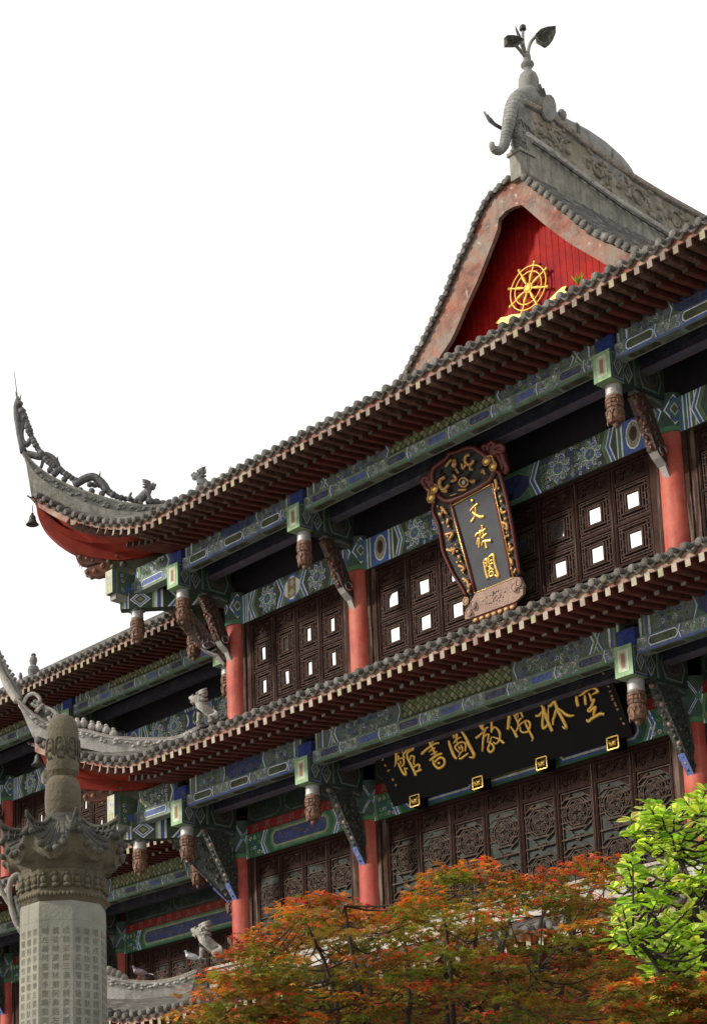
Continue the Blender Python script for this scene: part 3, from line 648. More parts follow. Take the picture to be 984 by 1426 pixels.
def roof_edge(root,E,T,ua,ub,L,kind,liftf,corner=(True,True),slope=.5,vt=0.,rafters=True,tiers='U',single=None,rest=None,yin=None):
    rnd=random.Random(int(E*10))
    def dd(u):
        d=1e9
        if corner[0]: d=min(d,u)
        if corner[1]: d=min(d,L-u)
        return d
    def vf(u):
        t=max(0,(2.4-dd(u))/5.36); return -2.7-.26*t*t
    def lf(u): return liftf(dd(u))
    def fade(v): return max(0,min(1,(.6-v)/3.3))**1.3
    def zs(u,v): return E-.05+slope*(v+2.7)+lf(u)*fade(v)
    def anchor(u):
        a=u
        if corner[0] and u<.3: a=lerp(-1.42,.3,(u+2.96)/3.26)
        if corner[1] and L-u<.3: a=L-lerp(-1.42,.3,(L-u+2.96)/3.26)
        return a
    n=int(round((ub-ua)/PITCH)); us=[ua+(ub-ua)*(i+.5)/n for i in range(n)]
    tm={'U':'tile','W':'tile','B':'tile'}[tiers]
    # roof sheet
    R=MB(); rows=[]
    for u in [ua+(ub-ua)*i/n for i in range(n+1)]:
        top=vt
        if dd(u)<vt: top=dd(u)
        v0=vf(u)+.05; rows.append([T(u,lerp(v0,top,k/4),zs(u,lerp(v0,top,k/4))-(.07 if k==0 or dd(u)>.5 else .03)) for k in range(5)])
    for a,b in zip(rows,rows[1:]):
        for k in range(4): R.poly([a[k],b[k],b[k+1],a[k+1]],tm,smooth=True)
    roof=R.build('eave_roof',root)
    # tiles
    t=MB()
    for u in us:
        v=vf(u); z=E+lf(u); top=dd(u) if dd(u)<vt else vt; ln=min(.9,top-v-.02) if dd(u)>.9 else min(.24,top-v-.02); j=rnd.uniform(-.016,.016); jz=rnd.uniform(-.018,.014)
        if rafters=='none' and u<.2: continue
        if ln<=.1: ln=0
        if ln>.1:
            N=3; P=[T(u+j,v+ln*k/N,zs(u,v+ln*k/N)-.0) for k in range(N,0,-1)]
            P+= [T(u+j,v+.12,z-.030+jz),T(u+j,v+.03,z-.038+jz),T(u+j,v-.03,z-.048+jz)]
            k=len(P); t.tube(P,[.062]*(k-3)+[.065,.072,.070],tm,n=9)
            e=P[-1]; dout=(V(P[-1])-V(P[-2])).normalized()
            t.tube([V(e)-dout*.0,V(e)+dout*.02],[.070,.048],tm,n=9)
        # pan tile lip between two rolls
        if dd(u)<-2.8: continue
        uu=u+PITCH/2; vv=vf(uu)-.035; zz=E+lf(uu)-.088+rnd.uniform(-.018,.014); A=[];B=[];C=[]
        for k in range(7):
            q=(k-3)/3; x=uu+q*PITCH*.46; s=.075*abs(q)**1.6
            A.append(T(x,vv-.015*(1-q*q),zz-.045+s)); B.append(T(x,vv+.01,zz-.045+s-.022*(1-q*q)**.6-.012)); C.append(T(x,vv+(.45 if dd(u)>.9 else .10),zz+(.10 if dd(u)>.9 else .0)+s))
        for k in range(6):
            t.poly([A[k],A[k+1],B[k+1],B[k]],tm); t.poly([A[k],A[k+1],C[k+1],C[k]],tm,smooth=True)
            Bi=[V(B[k])+(V(T(0,.022,0))-V(T(0,0,0))),V(B[k+1])+(V(T(0,.022,0))-V(T(0,0,0)))]
            t.poly([B[k],B[k+1],Bi[1],Bi[0]],tm)
    t.build('roof_tiles',roof)
    # fascia board under the tiles, and bedding mortar
    f=MB(); m_=MB()
    ul=[ua+(ub-ua)*i/n for i in range(n+1)]; ul=[u for u in ul if dd(u)>-2.8]
    fm='worn_red'
    if rafters=='none': ul=[u for u in ul if u>.1]; fm='hip_red'
    o=[(T(u,vf(u)+.03,E+lf(u)-.14),T(u,vf(u)+.03,E+lf(u)-(.20 if dd(u)>-1.6 else .30)),T(u,vf(u)+.06,E+lf(u)-.14),T(u,vf(u)+.06,E+lf(u)-(.20 if dd(u)>-1.6 else .30))) for u in ul]
    for a,b in zip(o,o[1:]):
        f.poly([a[0],b[0],b[1],a[1]],fm); f.poly([a[1],b[1],b[3],a[3]],fm); f.poly([a[2],b[2],b[3],a[3]],fm)
    f.build('fascia_board',roof)
    for a,b in zip(ul,ul[1:]):
        P=[T(a,vf(a)+.02,E+lf(a)-.085),T(b,vf(b)+.02,E+lf(b)-.085),T(b,vf(b)+.028,E+lf(b)-.142),T(a,vf(a)+.028,E+lf(a)-.142)]
        m_.poly(P,'worn_red' if tiers=='U' else 'mortar_warm')
    m_.build('mortar_bed',roof)
    # rafters
    if not rafters=='none':
        for u in us:
            a=anchor(u); lo=lf(u); out=(u,vf(u)+.02,E-.25+lo); inn=(a,-1.44,E-.175+lf(a)*.35)
            def P(s,dz=0,dv=0):
                z=lerp(out[2],inn[2],s) - lo*.35*s*(1-s)*2; return V(T(lerp(out[0],inn[0],s),lerp(out[1],inn[1],s),z+dz))
            b=MB(); fmn='old_rafter' if tiers=='U' else 'red_wood'
            jj=rnd.uniform(-.014,.012)
            if dd(u)<-1.75: continue
            b.beam(P(.0,jj),P(.50 if dd(u)>0 else .12,.012+jj),.085,.12,fmn)
            if dd(u)>-.9: b.beam(P(.40,-.055),P(1.0,-.01),.088,.10,fmn if tiers!='U' else 'red_wood')
            d=(P(.0,jj)-P(.1,jj)).normalized(); c=rnd.choice(((.32,.29,.23),(.26,.22,.17),(.34,.27,.22),(.27,.27,.16),(.20,.15,.12))) if tiers!='U' else rnd.choice(((.20,.155,.125),(.24,.19,.15),(.16,.12,.10),(.27,.24,.15)))
            b.beam(P(0,jj)+d*.001,P(0,jj)+d*.006,.084,.118,'rafter_end',c)
            if dd(u)<-.9: (b.build('rafter',roof) if (single is not None and T(u,0,0)[0]>single) else (rest.add(b) if rest is not None else None)); continue
            d=(P(.40,-.055)-P(.5,-.055)).normalized(); c=rnd.choice(((.16,.20,.17),(.22,.26,.18),(.20,.22,.24))) if tiers!='U' else (.07,.075,.06)
            b.beam(P(.4,-.055)+d*.001,P(.4,-.055)+d*.005,.082,.094,'rafter_end',c)
            if single is not None and T(u,0,0)[0]>single: b.build('rafter',roof)
            elif rest is not None: rest.add(b)
    s=MB(); sm='hip_red' if rafters=='none' else ('old_rafter' if tiers=='U' else 'red_wood')
    ul=[ua+(ub-ua)*i/n for i in range(n+1)]
    for a,b in zip(ul,ul[1:]):
        g=[]
        for u in (a,b):
            q=anchor(u); lo=lf(u)
            g.append([T(lerp(u,q,k),lerp(vf(u)+.07,-1.44,k),lerp(E-.19+lo,E-.115+lf(q)*.35,k)-lo*.35*k*(1-k)*2) for k in (0,.25,.5,.75,1)])
        for k in range(4): s.poly([g[0][k],g[1][k],g[1][k+1],g[0][k+1]],'hip_red' if dd(a)<-.7 else sm)
    s.build('eave_soffit',roof)
    return roof,zs,vf,lf
mk('mortar_warm',(.34,.24,.18),.9,var=.3,scale=8,fine=60,bump=.4,dirt=[((.42,.33,.27),5,.48,.6,.6),((.24,.08,.06),7,.55,.65,.7),((.12,.11,.10),6,.58,.7,.6)])
mk('rafter_end',attr=True,rough=.8,var=.25,scale=20,fine=90,bump=.2,chips=[((.12,.09,.06),60,.62,.7)])
liftU=lambda d: .2025*max(0,.7-d)**1.7
liftW=lambda d: .247*max(0,.1-d)**1.4
liftB=lambda d: .235*max(0,.0-d)**1.45

def Dp(s,z,c=0): return V((-s+c*RT,-s-c*RT,z))   # diagonal (hip) plane of the left corner: s outward, c across
def px2D(P): return [onD(x,y) for x,y in P]
def plate(mb,A,B,th,m,mir=None):
    n=V((RT,-RT,0))*th; mb.strip([p-n/2 for p in A],[p-n/2 for p in B],n,m)

# ================================================================= THE HALL
H=empty('temple_hall',(6.83,-.2,0),'timber temple hall with red columns, painted green beams and tiered upturned grey roofs','temple hall')
XS=[0,3.4,10.253,13.653]; LX=13.653
zW,zU,zB=10.545,15.252,5.85
EU,EW,EB=16.68,12.08,7.33
rest=MB()
def TF(u,v,z): return V((u,v,z))
def TL(u,v,z): return V((v,u,z))
def TRt(u,v,z): return V((LX-v,u,z))
roofs={}
for key,E,lfn,sl,vt,tr in (('B',EB,liftB,.37,-.02,'B'),('W',EW,liftW,.45,-.02,'W'),('U',EU,liftU,.60,.88,'U')):
    roofs[key]=roof_edge(H,E,TF,-2.96,LX+2.96,LX,key,lfn,(True,True),sl,vt,True,tr,single=1.85 if key!='B' else 99,rest=rest)
    for T_ in (TL,TRt): roof_edge(H,E,T_,-2.96,9.0,12.0,key,lfn,(True,False),sl,vt,'none',tr)
rest.build('far_rafters',H,kind='stuff')
# columns
for x in XS:
    make_column(H,x,0,13.0,zU,.62,kind='U'); make_column(H,x,0,8.2,zW,.70,kind='W')
    c=MB(); c.lathe([(.36,0),(.38,.12),(.30,.25),(.25,.26),(.24,7.9)],(x,0,0),'column_paint',n=24); c.build('column',H)
for y in (4.,8.):
    for zr,zb in ((zU,13.),(zW,8.2)): make_column(H,0,y,zb,zr,.62)
# lintels, door rows, beams, posts
for i in range(3):
    a,b=XS[i]+.2,XS[i+1]-.2; big=(i==1)
    lintel(H,a,b,-.10,zU,'U',big); lintel(H,a,b,-.10,zW,'W',big)
    doors(H,a-.0,b+.0,-.03,zU-.06,'U',8 if big else 4,13.2); doors(H,a,b,-.03,zW-.06,'W',8 if big else 4,7.9)
    for zr,z0,zs_,z1 in ((zU,16.0,16.245,16.56),(zW,11.30,11.53,11.95)):
        eave_beam(H,XS[i]+.165,XS[i+1]-.165,-1.5,z0,zs_,z1,'',big)
        m=MB(); m.box((XS[i]+.1,-.80,zr+.80),(XS[i+1]-.1,-.66,zr+1.03),'painted',(.03,.03,.06)); m.box((XS[i]+.1,-.83,zr+.77),(XS[i+1]-.1,-.63,zr+.80),'painted',(.10,.09,.13))
        S=Sur((XS[i]+.1,-.80,zr+.80),(1,0,0),(0,0,1),(0,-1,0)); scrolls(m,S,.2,XS[i+1]-XS[i]-.4,.03,.2,[(.06,.06,.10),(.03,.05,.09),(.06,.08,.06)],.002)
        m.build('inner_beam',H)
for zr,z0,zs_,z1,kd in ((zU,16.0,16.245,16.56,'U'),(zW,11.30,11.53,11.95,'W')):
    for x in XS:
        post(H,x,0,zr,kd); T=lambda a,c,z,x=x: V((x+c,a,z))
        tie_beam(H,T,zr,z1); strut(H,T,zr,kd)
    for sx,X0 in ((1,0),(-1,LX)):
        # corner: front beam runs on past the post, side beam crosses it and shows its nose, diagonal beam below carries the corner post
        Q=lambda a,c,z,sx=sx,X0=X0: V((X0+sx*(a+c*RT),a-c*RT,z))
        Tm=lambda x,y,z,sx=sx,X0=X0: V((X0+sx*x,y,z))
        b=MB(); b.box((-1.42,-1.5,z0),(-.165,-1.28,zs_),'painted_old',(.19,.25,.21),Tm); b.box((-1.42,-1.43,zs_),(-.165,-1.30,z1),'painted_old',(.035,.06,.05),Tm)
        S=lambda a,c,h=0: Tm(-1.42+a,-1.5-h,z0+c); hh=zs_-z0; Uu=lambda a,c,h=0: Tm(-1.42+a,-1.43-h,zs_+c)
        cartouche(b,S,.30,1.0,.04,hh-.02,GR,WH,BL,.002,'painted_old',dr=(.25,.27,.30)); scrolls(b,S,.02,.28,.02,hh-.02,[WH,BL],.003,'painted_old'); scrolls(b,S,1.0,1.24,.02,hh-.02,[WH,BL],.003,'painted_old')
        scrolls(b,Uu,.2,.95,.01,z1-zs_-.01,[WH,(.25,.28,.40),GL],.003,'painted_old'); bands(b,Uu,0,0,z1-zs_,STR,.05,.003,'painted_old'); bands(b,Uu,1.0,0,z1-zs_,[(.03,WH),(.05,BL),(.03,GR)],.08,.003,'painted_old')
        b.build('eave_beam',H)
        n=MB(); n.box((-1.64,-1.98,z0-.04),(-1.42,4,z1-.12),'painted_old',(.05,.12,.07),Tm)
        Z0=z0-.04; hn=z1-.12-Z0
        F=lambda a,c,h=0: Tm(-1.64+a,-1.98-h,Z0+c)
        fill(n,F,[(.0,0),(.22,0),(.22,hn),(0,hn)],(.40,.42,.30),.002); fill(n,F,circ(.11,hn*.68,.08,10),(.46,.44,.44),.004); fill(n,F,circ(.11,hn*.68,.03,6),(.25,.30,.45) if kd=='W' else (.5,.36,.12),.006); line(n,F,[(.06,.05),(.06,.2),(.16,.2),(.16,.05)],.018,(.40,.38,.14),.004)
        G=lambda a,c,h=0: Tm(-1.42+h,-1.98+a,Z0+c)
        bands(n,G,.02,0,hn,[(.04,BL),(.03,GR),(.02,YG),(.03,GR)],.02,.003,'painted_old'); scrolls(n,G,.17,.33,.03,hn-.03,[WH,GL,BL],.003,'painted_old'); fill(n,G,circ(.40,hn*.28,.085,10),BL,.004)
        n.build('corner_beam',H)
        k=MB(); k.box((-1.60,-1.9,z0-.16),(-1.42,-1.62,z0-.042),'painted_old',(.32,.31,.28),Tm); k.build('corner_block',H)
        d=MB(); dz0,dz1=zr+.45,zr+.82
        d.box((-1.62,-.11,dz0),(-.1,.11,dz1),'painted',(.04,.07,.05),Q)
        for sg in (1,-1):
            D=lambda a,c,h=0,sg=sg: Q(-1.62+a,sg*(.11+h),dz0+c); hh=dz1-dz0
            x=bands(d,D,.0,.0,hh,[(.03,GR),(.025,YG),(.025,WH),(.025,BL),(.02,WH)],0,.002)
            for q,c_ in ((1,WH),(.86,BL),(.66,WH),(.56,(.06,.07,.04)),(.32,YG)):
                fill(d,D,[(x+.16-.15*q,hh/2),(x+.16,hh/2-.17*q),(x+.16+.15*q,hh/2),(x+.16,hh/2+.17*q)],c_,.003+.006*(1-q))
            x=bands(d,D,x+.33,.0,hh,[(.03,GL),(.04,WH),(.05,BL),(.03,WH)],0,.002)
            bands(d,D,x+.06,0,hh,[(.03,WH),(.05,BL),(.03,WH),(.06,GR)],.12,.003)
            bands(d,D,x+.40,0,hh,[(.03,WH),(.05,GR)],.10,.003)
        d.build('diagonal_beam',H)
        strut(H,lambda a,c,z,Q=Q: Q(a,c,z),zr,kd)
        for (hx,hy) in ((-1.39,-1.39),(-1.38,.05)):
            c_=Tm(hx,hy,0); p=MB()
            if hy>0: p.box((hx-.15,hy-.15,zr+.38),(hx+.15,hy+.15,zr+.85),'painted_old',(.22,.30,.17),Tm)
            else: p.box((hx-.12,hy-.12,zr+.40),(hx+.12,hy+.12,zr+.448),'painted_old',(.1,.1,.09),Tm)
            pp=p.build('hanging_post',H); hang(pp,c_.x,c_.y,zr+.445 if hy<0 else zr+.40)
# dark ceilings over the gallery and wall above the lintels
for zr,z1,mt in ((zU,16.47,'dim_interior'),(zW,11.85,'maroon')):
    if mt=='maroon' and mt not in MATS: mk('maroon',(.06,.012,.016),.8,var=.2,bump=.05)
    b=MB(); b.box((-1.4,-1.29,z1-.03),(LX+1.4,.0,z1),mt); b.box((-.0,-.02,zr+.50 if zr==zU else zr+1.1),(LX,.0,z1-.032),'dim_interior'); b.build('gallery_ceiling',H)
# plain body of the hall behind the front (floors, side and back walls)
b=MB()
for z in (8.0,13.05): b.box((.12,.35,z),(LX-.12,8.9,z+.15),'dim_interior')
for xa,xb in ((.05,.15),(LX-.15,LX-.05)): b.box((xa,.2,0),(xb,8.9,16.9),'red_wood')
b.box((.05,8.8,0),(LX-.05,8.9,16.9),'red_wood'); b.box((.2,.6,8.),(LX-.2,.7,16.9),'dim_interior'); b.box((.2,.2,0),(LX-.2,.3,7.6),'red_wood')
b.build('hall_wall',H)
b=MB(); b.box((.2,.05,16.9),(LX-.2,8.9,17.0),'dim_interior'); b.build('attic_floor',H)
mk('gable_groove',(.10,.006,.006),.8,var=.1,bump=0,spec=.1)
mk('gable_red',(.30,.009,.006),.6,var=.25,scale=3,fine=12,bump=.03,spec=.05,dirt=[((.13,.004,.010),.9,.42,.66,.75)],streak=((.40,.05,.035),.22),chips=[((.6,.5,.48),11,.69,.8)])
mk('barge',(.20,.055,.033),.85,var=.3,scale=4,fine=30,bump=.35,dirt=[((.20,.165,.135),1.9,.38,.55,.85),((.27,.10,.055),3.1,.5,.62,.6),((.05,.035,.028),3.9,.50,.68,.75)],chips=[((.42,.39,.35),7,.61,.6)],streak=((.10,.085,.075),.55))
mk('white_course',(.55,.53,.50),.8,var=.3,scale=10,fine=60,bump=.4,dirt=[((.2,.19,.18),8,.5,.64,.7)])
mk('leaf_stone',(.075,.075,.06),.85,var=.4,scale=10,bump=.5,dirt=[((.22,.21,.18),8,.52,.66,.6)])
# ================================================================= hip ridges traced on the diagonal plane
def sp(P,k=4): return smoothpath(P,k)
def mirr(p): return V((LX-p.x,p.y,p.z))
RIDGE={
 'U':dict(cap=[(33,630),(48,648),(69,664),(86,673),(103.6,681),(138,692.5),(173,702),(207,706),(235,704),(262,694),(290,676)],
          mid=[(36,637),(49,660),(68,676),(86,687),(121,704),(155,712.5),(193,716),(225,712),(255,702),(285,688)],
          low=[(45,692),(65,701),(86,710),(121,720),(150,726),(180,726),(207,719),(242,706),(280,690)]),
 'W':dict(cap=[(24,973),(40,990),(60,1004),(78,1012),(98,1016),(120,1018),(150,1026),(190,1030),(225,1030),(250,1027),(280,1012)],
          mid=[(27,982),(44,1004),(62,1018),(80,1025),(100,1028),(130,1034),(165,1042),(195,1045),(222,1042),(245,1036),(275,1020)],
          low=[(47,1028),(66,1034),(85,1037),(113,1043),(150,1051),(176,1054),(200,1052),(217,1046),(240,1038),(270,1024)]),
 'B':dict(cap=[(26,1292),(45,1316),(66,1333),(88,1344),(112,1352),(135,1357),(155,1362),(190,1368),(221,1368),(250,1362),(275,1352)],
          mid=[(30,1304),(48,1330),(70,1350),(92,1361),(115,1368),(138,1373),(160,1377),(190,1381),(220,1380),(250,1374),(272,1364)],
          low=[(47,1357),(66,1368),(88,1380),(113,1390),(138,1398),(165,1404),(190,1405),(215,1400),(240,1394),(268,1380)])}
RINGRND=random.Random(3)
for key,m1,m2 in (('U','plaster_dark','plaster'),('W','plaster_light','plaster_light'),('B','plaster_light','plaster_light')):
    d=RIDGE[key]; cap,mid,low=[resample([onD(p.x,p.y) for p in sp([V((x,y,0)) for x,y in d[k]],3)],34) for k in ('cap','mid','low')]
    for F in (lambda p:p,mirr):
        c,m,l=[[F(p) for p in q] for q in (cap,mid,low)]
        n=V((RT,-RT,0)) if F(V((0,0,0))).x==0 else V((-RT,-RT,0))
        b=MB(); b.strip([p-n*.11 for p in m],[p-n*.11 for p in l],n*.22,m2); b.strip([p-n*.09 for p in c],[p-n*.09 for p in m],n*.18,m1)
        rnd=random.Random(5)
        for i in range(3,len(c)-2):     # relief between the two mouldings
            for k in range(2):
                p=c[i].lerp(m[i],rnd.uniform(.35,.8)); b.ball(p+n*.09+(c[i+1]-c[i])*rnd.random(),(.05,.05,.03),m1,n=6,k=4)
        r=b.build('hip_ridge',roofs[key][0])
        b=MB(); b.tube([p for p in m],[.05]*len(m),'mosaic_cap' if key!='U' else 'plaster',n=6,flat=.5,up=(0,0,1)); 
        b.tube([p+V((0,0,.01)) for p in c],.075,'mosaic_cap',n=6,flat=.45,up=(0,0,1)); b.tube([p-V((0,0,.05)) for p in c],.10,'tile',n=6,flat=.3,up=(0,0,1)); b.build('ridge_moulding',r)
# red hip rafters below the upturned corners
for key,up,lo in (('U',[(49,697),(56,708),(68,722),(84,735),(105,745),(135,751),(170,754),(215,754),(258,748)],[(52,706),(56,727),(69,746),(90,763),(114,775),(140,781),(172,783),(215,776),(258,762)]),
                  ('W',[(51,1031),(60,1040),(72,1052),(90,1066),(112,1076),(140,1081),(172,1083),(215,1081),(250,1076)],[(52,1037),(60,1058),(70,1077),(84,1090),(110,1099),(140,1103),(172,1104),(215,1098),(250,1088)]),
                  ('B',[(51,1361),(60,1371),(72,1384),(90,1400),(112,1414),(140,1424),(172,1430),(215,1430),(250,1425)],[(52,1367),(60,1388),(70,1409),(84,1424),(110,1438),(140,1447),(172,1450),(215,1448),(250,1440)])):
    A=[onD(p.x,p.y) for p in sp([V((x,y,0)) for x,y in up],3)]; B=[onD(p.x,p.y) for p in sp([V((x,y,0)) for x,y in lo],3)]
    for F,n in ((lambda p:p,V((RT,-RT,0))),(mirr,V((-RT,-RT,0)))):
        a=[F(p) for p in A]; c=[F(p) for p in B]; b=MB(); b.strip([p-n*.13 for p in a],[p-n*.13 for p in c],n*.26,'hip_red')
        e=[p.lerp(q,.38) for p,q in zip(a,c)]; b.strip([p+n*.13 for p in a],[p+n*.13 for p in e],n*.05,'hip_red'); b.build('hip_rafter',roofs[key][0])
# dragon-head beam ends under the corners
for key,dy in (('U',0),('W',312.5)):
    F0=lambda x,y,dy=dy: onD(x+(-2 if dy else 0),y+dy); Pn=V((RT,-RT,0))
    upj=[(106,776),(122,774),(140,771),(152,773),(152,786),(136,786),(122,789),(113,787),(108,782)]
    lwj=[(118,797),(124,792),(134,789),(146,786),(160,788),(158,800),(146,803),(138,805),(132,804),(127,806)]
    neck=[(148,770),(170,766),(220,766),(250,770),(250,800),(180,803),(158,803),(146,799),(146,788)]
    for F,n in ((lambda p:p,V((RT,-RT,0))),(mirr,V((-RT,-RT,0)))):
        b=MB()
        for P,c,th in ((upj,(.16,.06,.045),.17),(lwj,(.20,.08,.055),.15),(neck,(.085,.095,.06),.13)):
            q=[F(F0(x,y)) for x,y in P]; b.prism([p-n*th/2 for p in q],n*th,'painted_old',c)
        for (x,y),r,c in (((137,775),.045,(.13,.15,.08)),((138,779),.03,(.45,.42,.30)),((112,778),.05,(.22,.09,.06)),((122,780),.045,(.25,.12,.07)),((130,783),.04,(.15,.05,.04)),((144,790),.06,(.25,.10,.06)),((133,797),.055,(.24,.09,.055)),((122,799),.05,(.2,.08,.05)),((146,778),.055,(.22,.10,.06)),((152,784),.06,(.12,.12,.07)),((158,792),.06,(.16,.17,.10)),((164,778),.07,(.07,.09,.06)),((172,788),.07,(.08,.09,.06))):
            for sg in (-1,1): b.ball(F(F0(x,y))+n*sg*.075,r,'painted_old',c,n=8,k=5)
        for x,y in ((111,786),(114,788)): b.tube([F(F0(x,y)),F(F0(x+.5,y+5))],[.014,.003],'painted_old',(.5,.48,.4),n=5)
        b.build('dragon_head',H)
# openwork dragons on the upper hip ridge
def bead(b,P,r,m,n,step=.09,alt=.03,rnd=random.Random(2)):
    Q=sp(P,8); acc=0; 
    for a,c in zip(Q,Q[1:]):
        acc+=(c-a).length
        if acc>step:
            acc=0; rr=r*rnd.uniform(.8,1.2); b.ball(c+n*rnd.uniform(-alt,alt),(rr,rr,rr*.85),m,n=7,k=5)
for F,n in ((lambda p:p,V((RT,-RT,0))),(mirr,V((-RT,-RT,0)))):
    G=lambda P: [F(onD(x,y)) for x,y in P]
    b=MB(); M_='dragon_clay'
    bead(b,G([(25,558),(30,570),(35,582),(39,594),(43,605),(48,616),(54,626),(60,634),(67,642),(74,648),(82,653),(90,659),(100,666),(108,671)]),.075,M_,n,.07)
    bead(b,G([(120,676),(130,675),(140,676),(148,681),(156,688),(164,692),(172,694),(180,695),(190,699)]),.07,M_,n,.08)
    bd_=MB(); bead(bd_,G([(200,701),(212,698),(224,701),(236,700),(250,694),(262,690)]),.085,M_,n,.13); bd_.build('ridge_beads',roofs['U'][0])
    b.tube(G(sp_:=[(25,552),(23,566),(24,580),(26,594),(27.5,606),(30,618),(33.5,630)]),[.03,.06,.07,.065,.06,.06,.08],M_,n=7)
    b.tube(smoothpath(G([(24,563),(29,577),(33,588),(30,600),(31,612),(38,620),(42,612)]),3),.055,M_,n=7)
    b.tube(smoothpath(G([(38,632),(47,634),(56,636),(64,634),(73,638),(79,646),(80,655),(74,662)]),3),.075,M_,n=7)
    b.tube(smoothpath(G([(36,640),(44,648),(52,655),(58,650),(60,640)]),3),.035,M_,n=6)
    b.tube(smoothpath(G([(103,676),(111,671),(120,666),(130,664),(139,669),(146,677),(150,686)]),3),[.06]+[.085]*17+[.05],M_,n=7)
    b.tube(G([(80,642),(81,635)]),[.03,.006],M_,n=5); b.tube(G([(138,668),(140,656)]),[.035,.006],M_,n=5)
    for (x,y,u,v) in ((25,560,22,545),(27,560,30,549),(24,566,20,560),(33,575,37,571),(40,596,45,594)): b.tube(G([(x,y),(u,v)]),[.03,.006],M_,n=5)
    for x,y in ((70,655),(90,668),(112,683),(128,684),(142,688)): b.ball(F(onD(x,y)),.07,M_,n=7,k=5)
    b.build('ridge_dragon',roofs['U'][0])
    b=MB(); b.tube(G([(25,556),(22,532),(20,517)]),[.010,.009,.006],'bronze',n=6); b.build('lightning_rod',roofs['U'][0])
    # scroll finial on the middle and lower corners
    for dy,rk in ((0,'W'),):
        b=MB(); M2='plaster_light'
        b.tube(smoothpath(G([(26,976),(16,962),(6,944),(-2,926),(-9,900),(-12,872)]),3),[.09]*6+[.075]*6+[.05]*3+[.02],M2,n=8)
        b.tube(smoothpath(G([(30,972),(25,962),(20,950),(12,938),(6,925),(0,912),(-4,900)]),3),.045,'plaster_dark',n=7)
        bead(b,G([(28,960),(20,944),(10,928),(2,912)]),.055,'plaster_dark',n,.09)
        b.tube(smoothpath(G([(32,982),(38,970),(48,966),(56,974),(52,984),(44,980)]),3),.04,M2,n=7); b.tube(smoothpath(G([(50,992),(58,984),(70,988),(80,996),(80,1006),(72,1006),(68,998)]),3),.045,M2,n=7)
        bead(b,G([(44,975),(56,980),(66,990),(80,1000),(92,1008),(102,1010)]),.07,'plaster_dark',n,.08)
        for i,(x,y) in enumerate(((108,1008),(117,1008),(128,1012),(138,1013),(148,1017),(158,1022))): 
            p=F(onD(x,y)); b.ball(p,(.09,.09,.085),M2,n=8,k=5); b.ball(p+V((0,0,.09)),(.05,.05,.04),M2,n=6,k=4)
        b.build('ridge_scrolls',roofs[rk][0])
    b=MB(); b.tube(smoothpath(G([(30,1296),(22,1282),(16,1262),(13,1240),(17,1224),(26,1218),(31,1228),(26,1240)]),3),.06,'plaster',n=8)
    b.tube(smoothpath(G([(34,1292),(30,1278),(25,1262),(22,1248)]),3),.045,'plaster_dark',n=7); b.tube(smoothpath(G([(16,1262),(8,1250),(0,1235),(-8,1210)]),3),[.05]*9+[.02],'plaster',n=7)
    b.build('ridge_scrolls',roofs['B'][0]); b=MB()
    for i,(x,y) in enumerate(((152,1350),(158,1353),(165,1356),(172,1361),(144,1348),(136,1347))): b.ball(F(onD(x,y)+V((0,0,-.03))),(.1,.1,.1),'plaster',n=8,k=5)
    b.build('ridge_scrolls',roofs['B'][0])
# low wall-foot ridge of the bottom roof (the lion sits on its end) and of the middle roof
for z,rk,y in ((8.40,'B',-.42),(12.72,'W',-.35)):
    b=MB(); b.box((-.45,y-.10,z-.35),(LX+.45,y+.10,z),'plaster_light'); b.box((-.50,y-.15,z+.002),(LX+.50,y+.15,z+.05),'mosaic_cap'); b.box((-.48,y-.13,z-.12),(LX+.48,y+.13,z-.09),'plaster'); b.build('wall_foot_ridge',roofs[rk][0])

# ================================================================= gable
XA,YG_,=6.89,.90
def gx(pts,dx=0): return [onY(x,y,YG_) for x,y in pts]
inL=[(725.5,285),(712,289),(695,301),(692,319),(681,348),(667,384),(649,424),(627,474),(608,503)]
inR=[(725.5,285),(736,294),(758,313),(790,337),(827,359),(852,374)]
ouL=[(722,246),(703,258),(682,279),(672,297),(658,331),(638,373),(620,418),(600,460),(578,503),(567,521)]
ouR=[(722,246),(736,257),(758,273),(782,294),(800,308),(827,329),(860,345),(884,356)]
IL,IR,OL_,OR_=gx(inL),gx(inR),gx(ouL),gx(ouR)
for P in (IL,OL_): e=(P[-1]-P[-3]); P.append(P[-1]+e*1.0)
for P in (IR,OR_): e=(P[-1]-P[-3]); P.append(P[-1]+e*.9)
n_=24; IL,IR,OL_,OR_=[resample(smoothpath(p,4),n_) for p in (IL,IR,OL_,OR_)]
g=MB()
for A,B in ((IL,OL_),(IR,OR_)): g.strip(A,B,(0,.09,0),'barge')
upper=roofs['U'][0]
gab=MB()
poly=[V((p.x,1.42,p.z)) for p in OL_[::-1]]+[V((p.x,1.42,p.z)) for p in OR_[1:]]
gab.prism(poly,(0,.06,0),'gable_red')
for i in range(int((poly[-1].x-poly[0].x)/.14)):    # board joints
    x=poly[0].x+i*.14; ztop=min(interp([(p.x,p.z) for p in poly],x),22)
    gab.box((x-.003,1.416,18.3),(x+.003,1.42,ztop-.1),'gable_groove')
for m in (MATS['barge'],MATS['gable_red']): pass
gw=gab.build('gable_wall',H); bo=g.build('barge_board',gw)
s=MB()
for A in (OL_,OR_):
    for a,b_ in zip(A,A[1:]): s.poly([a+V((0,.0,-.03)),b_+V((0,.0,-.03)),V((b_.x,1.44,b_.z-.03)),V((a.x,1.44,a.z-.03))],'red_wood')
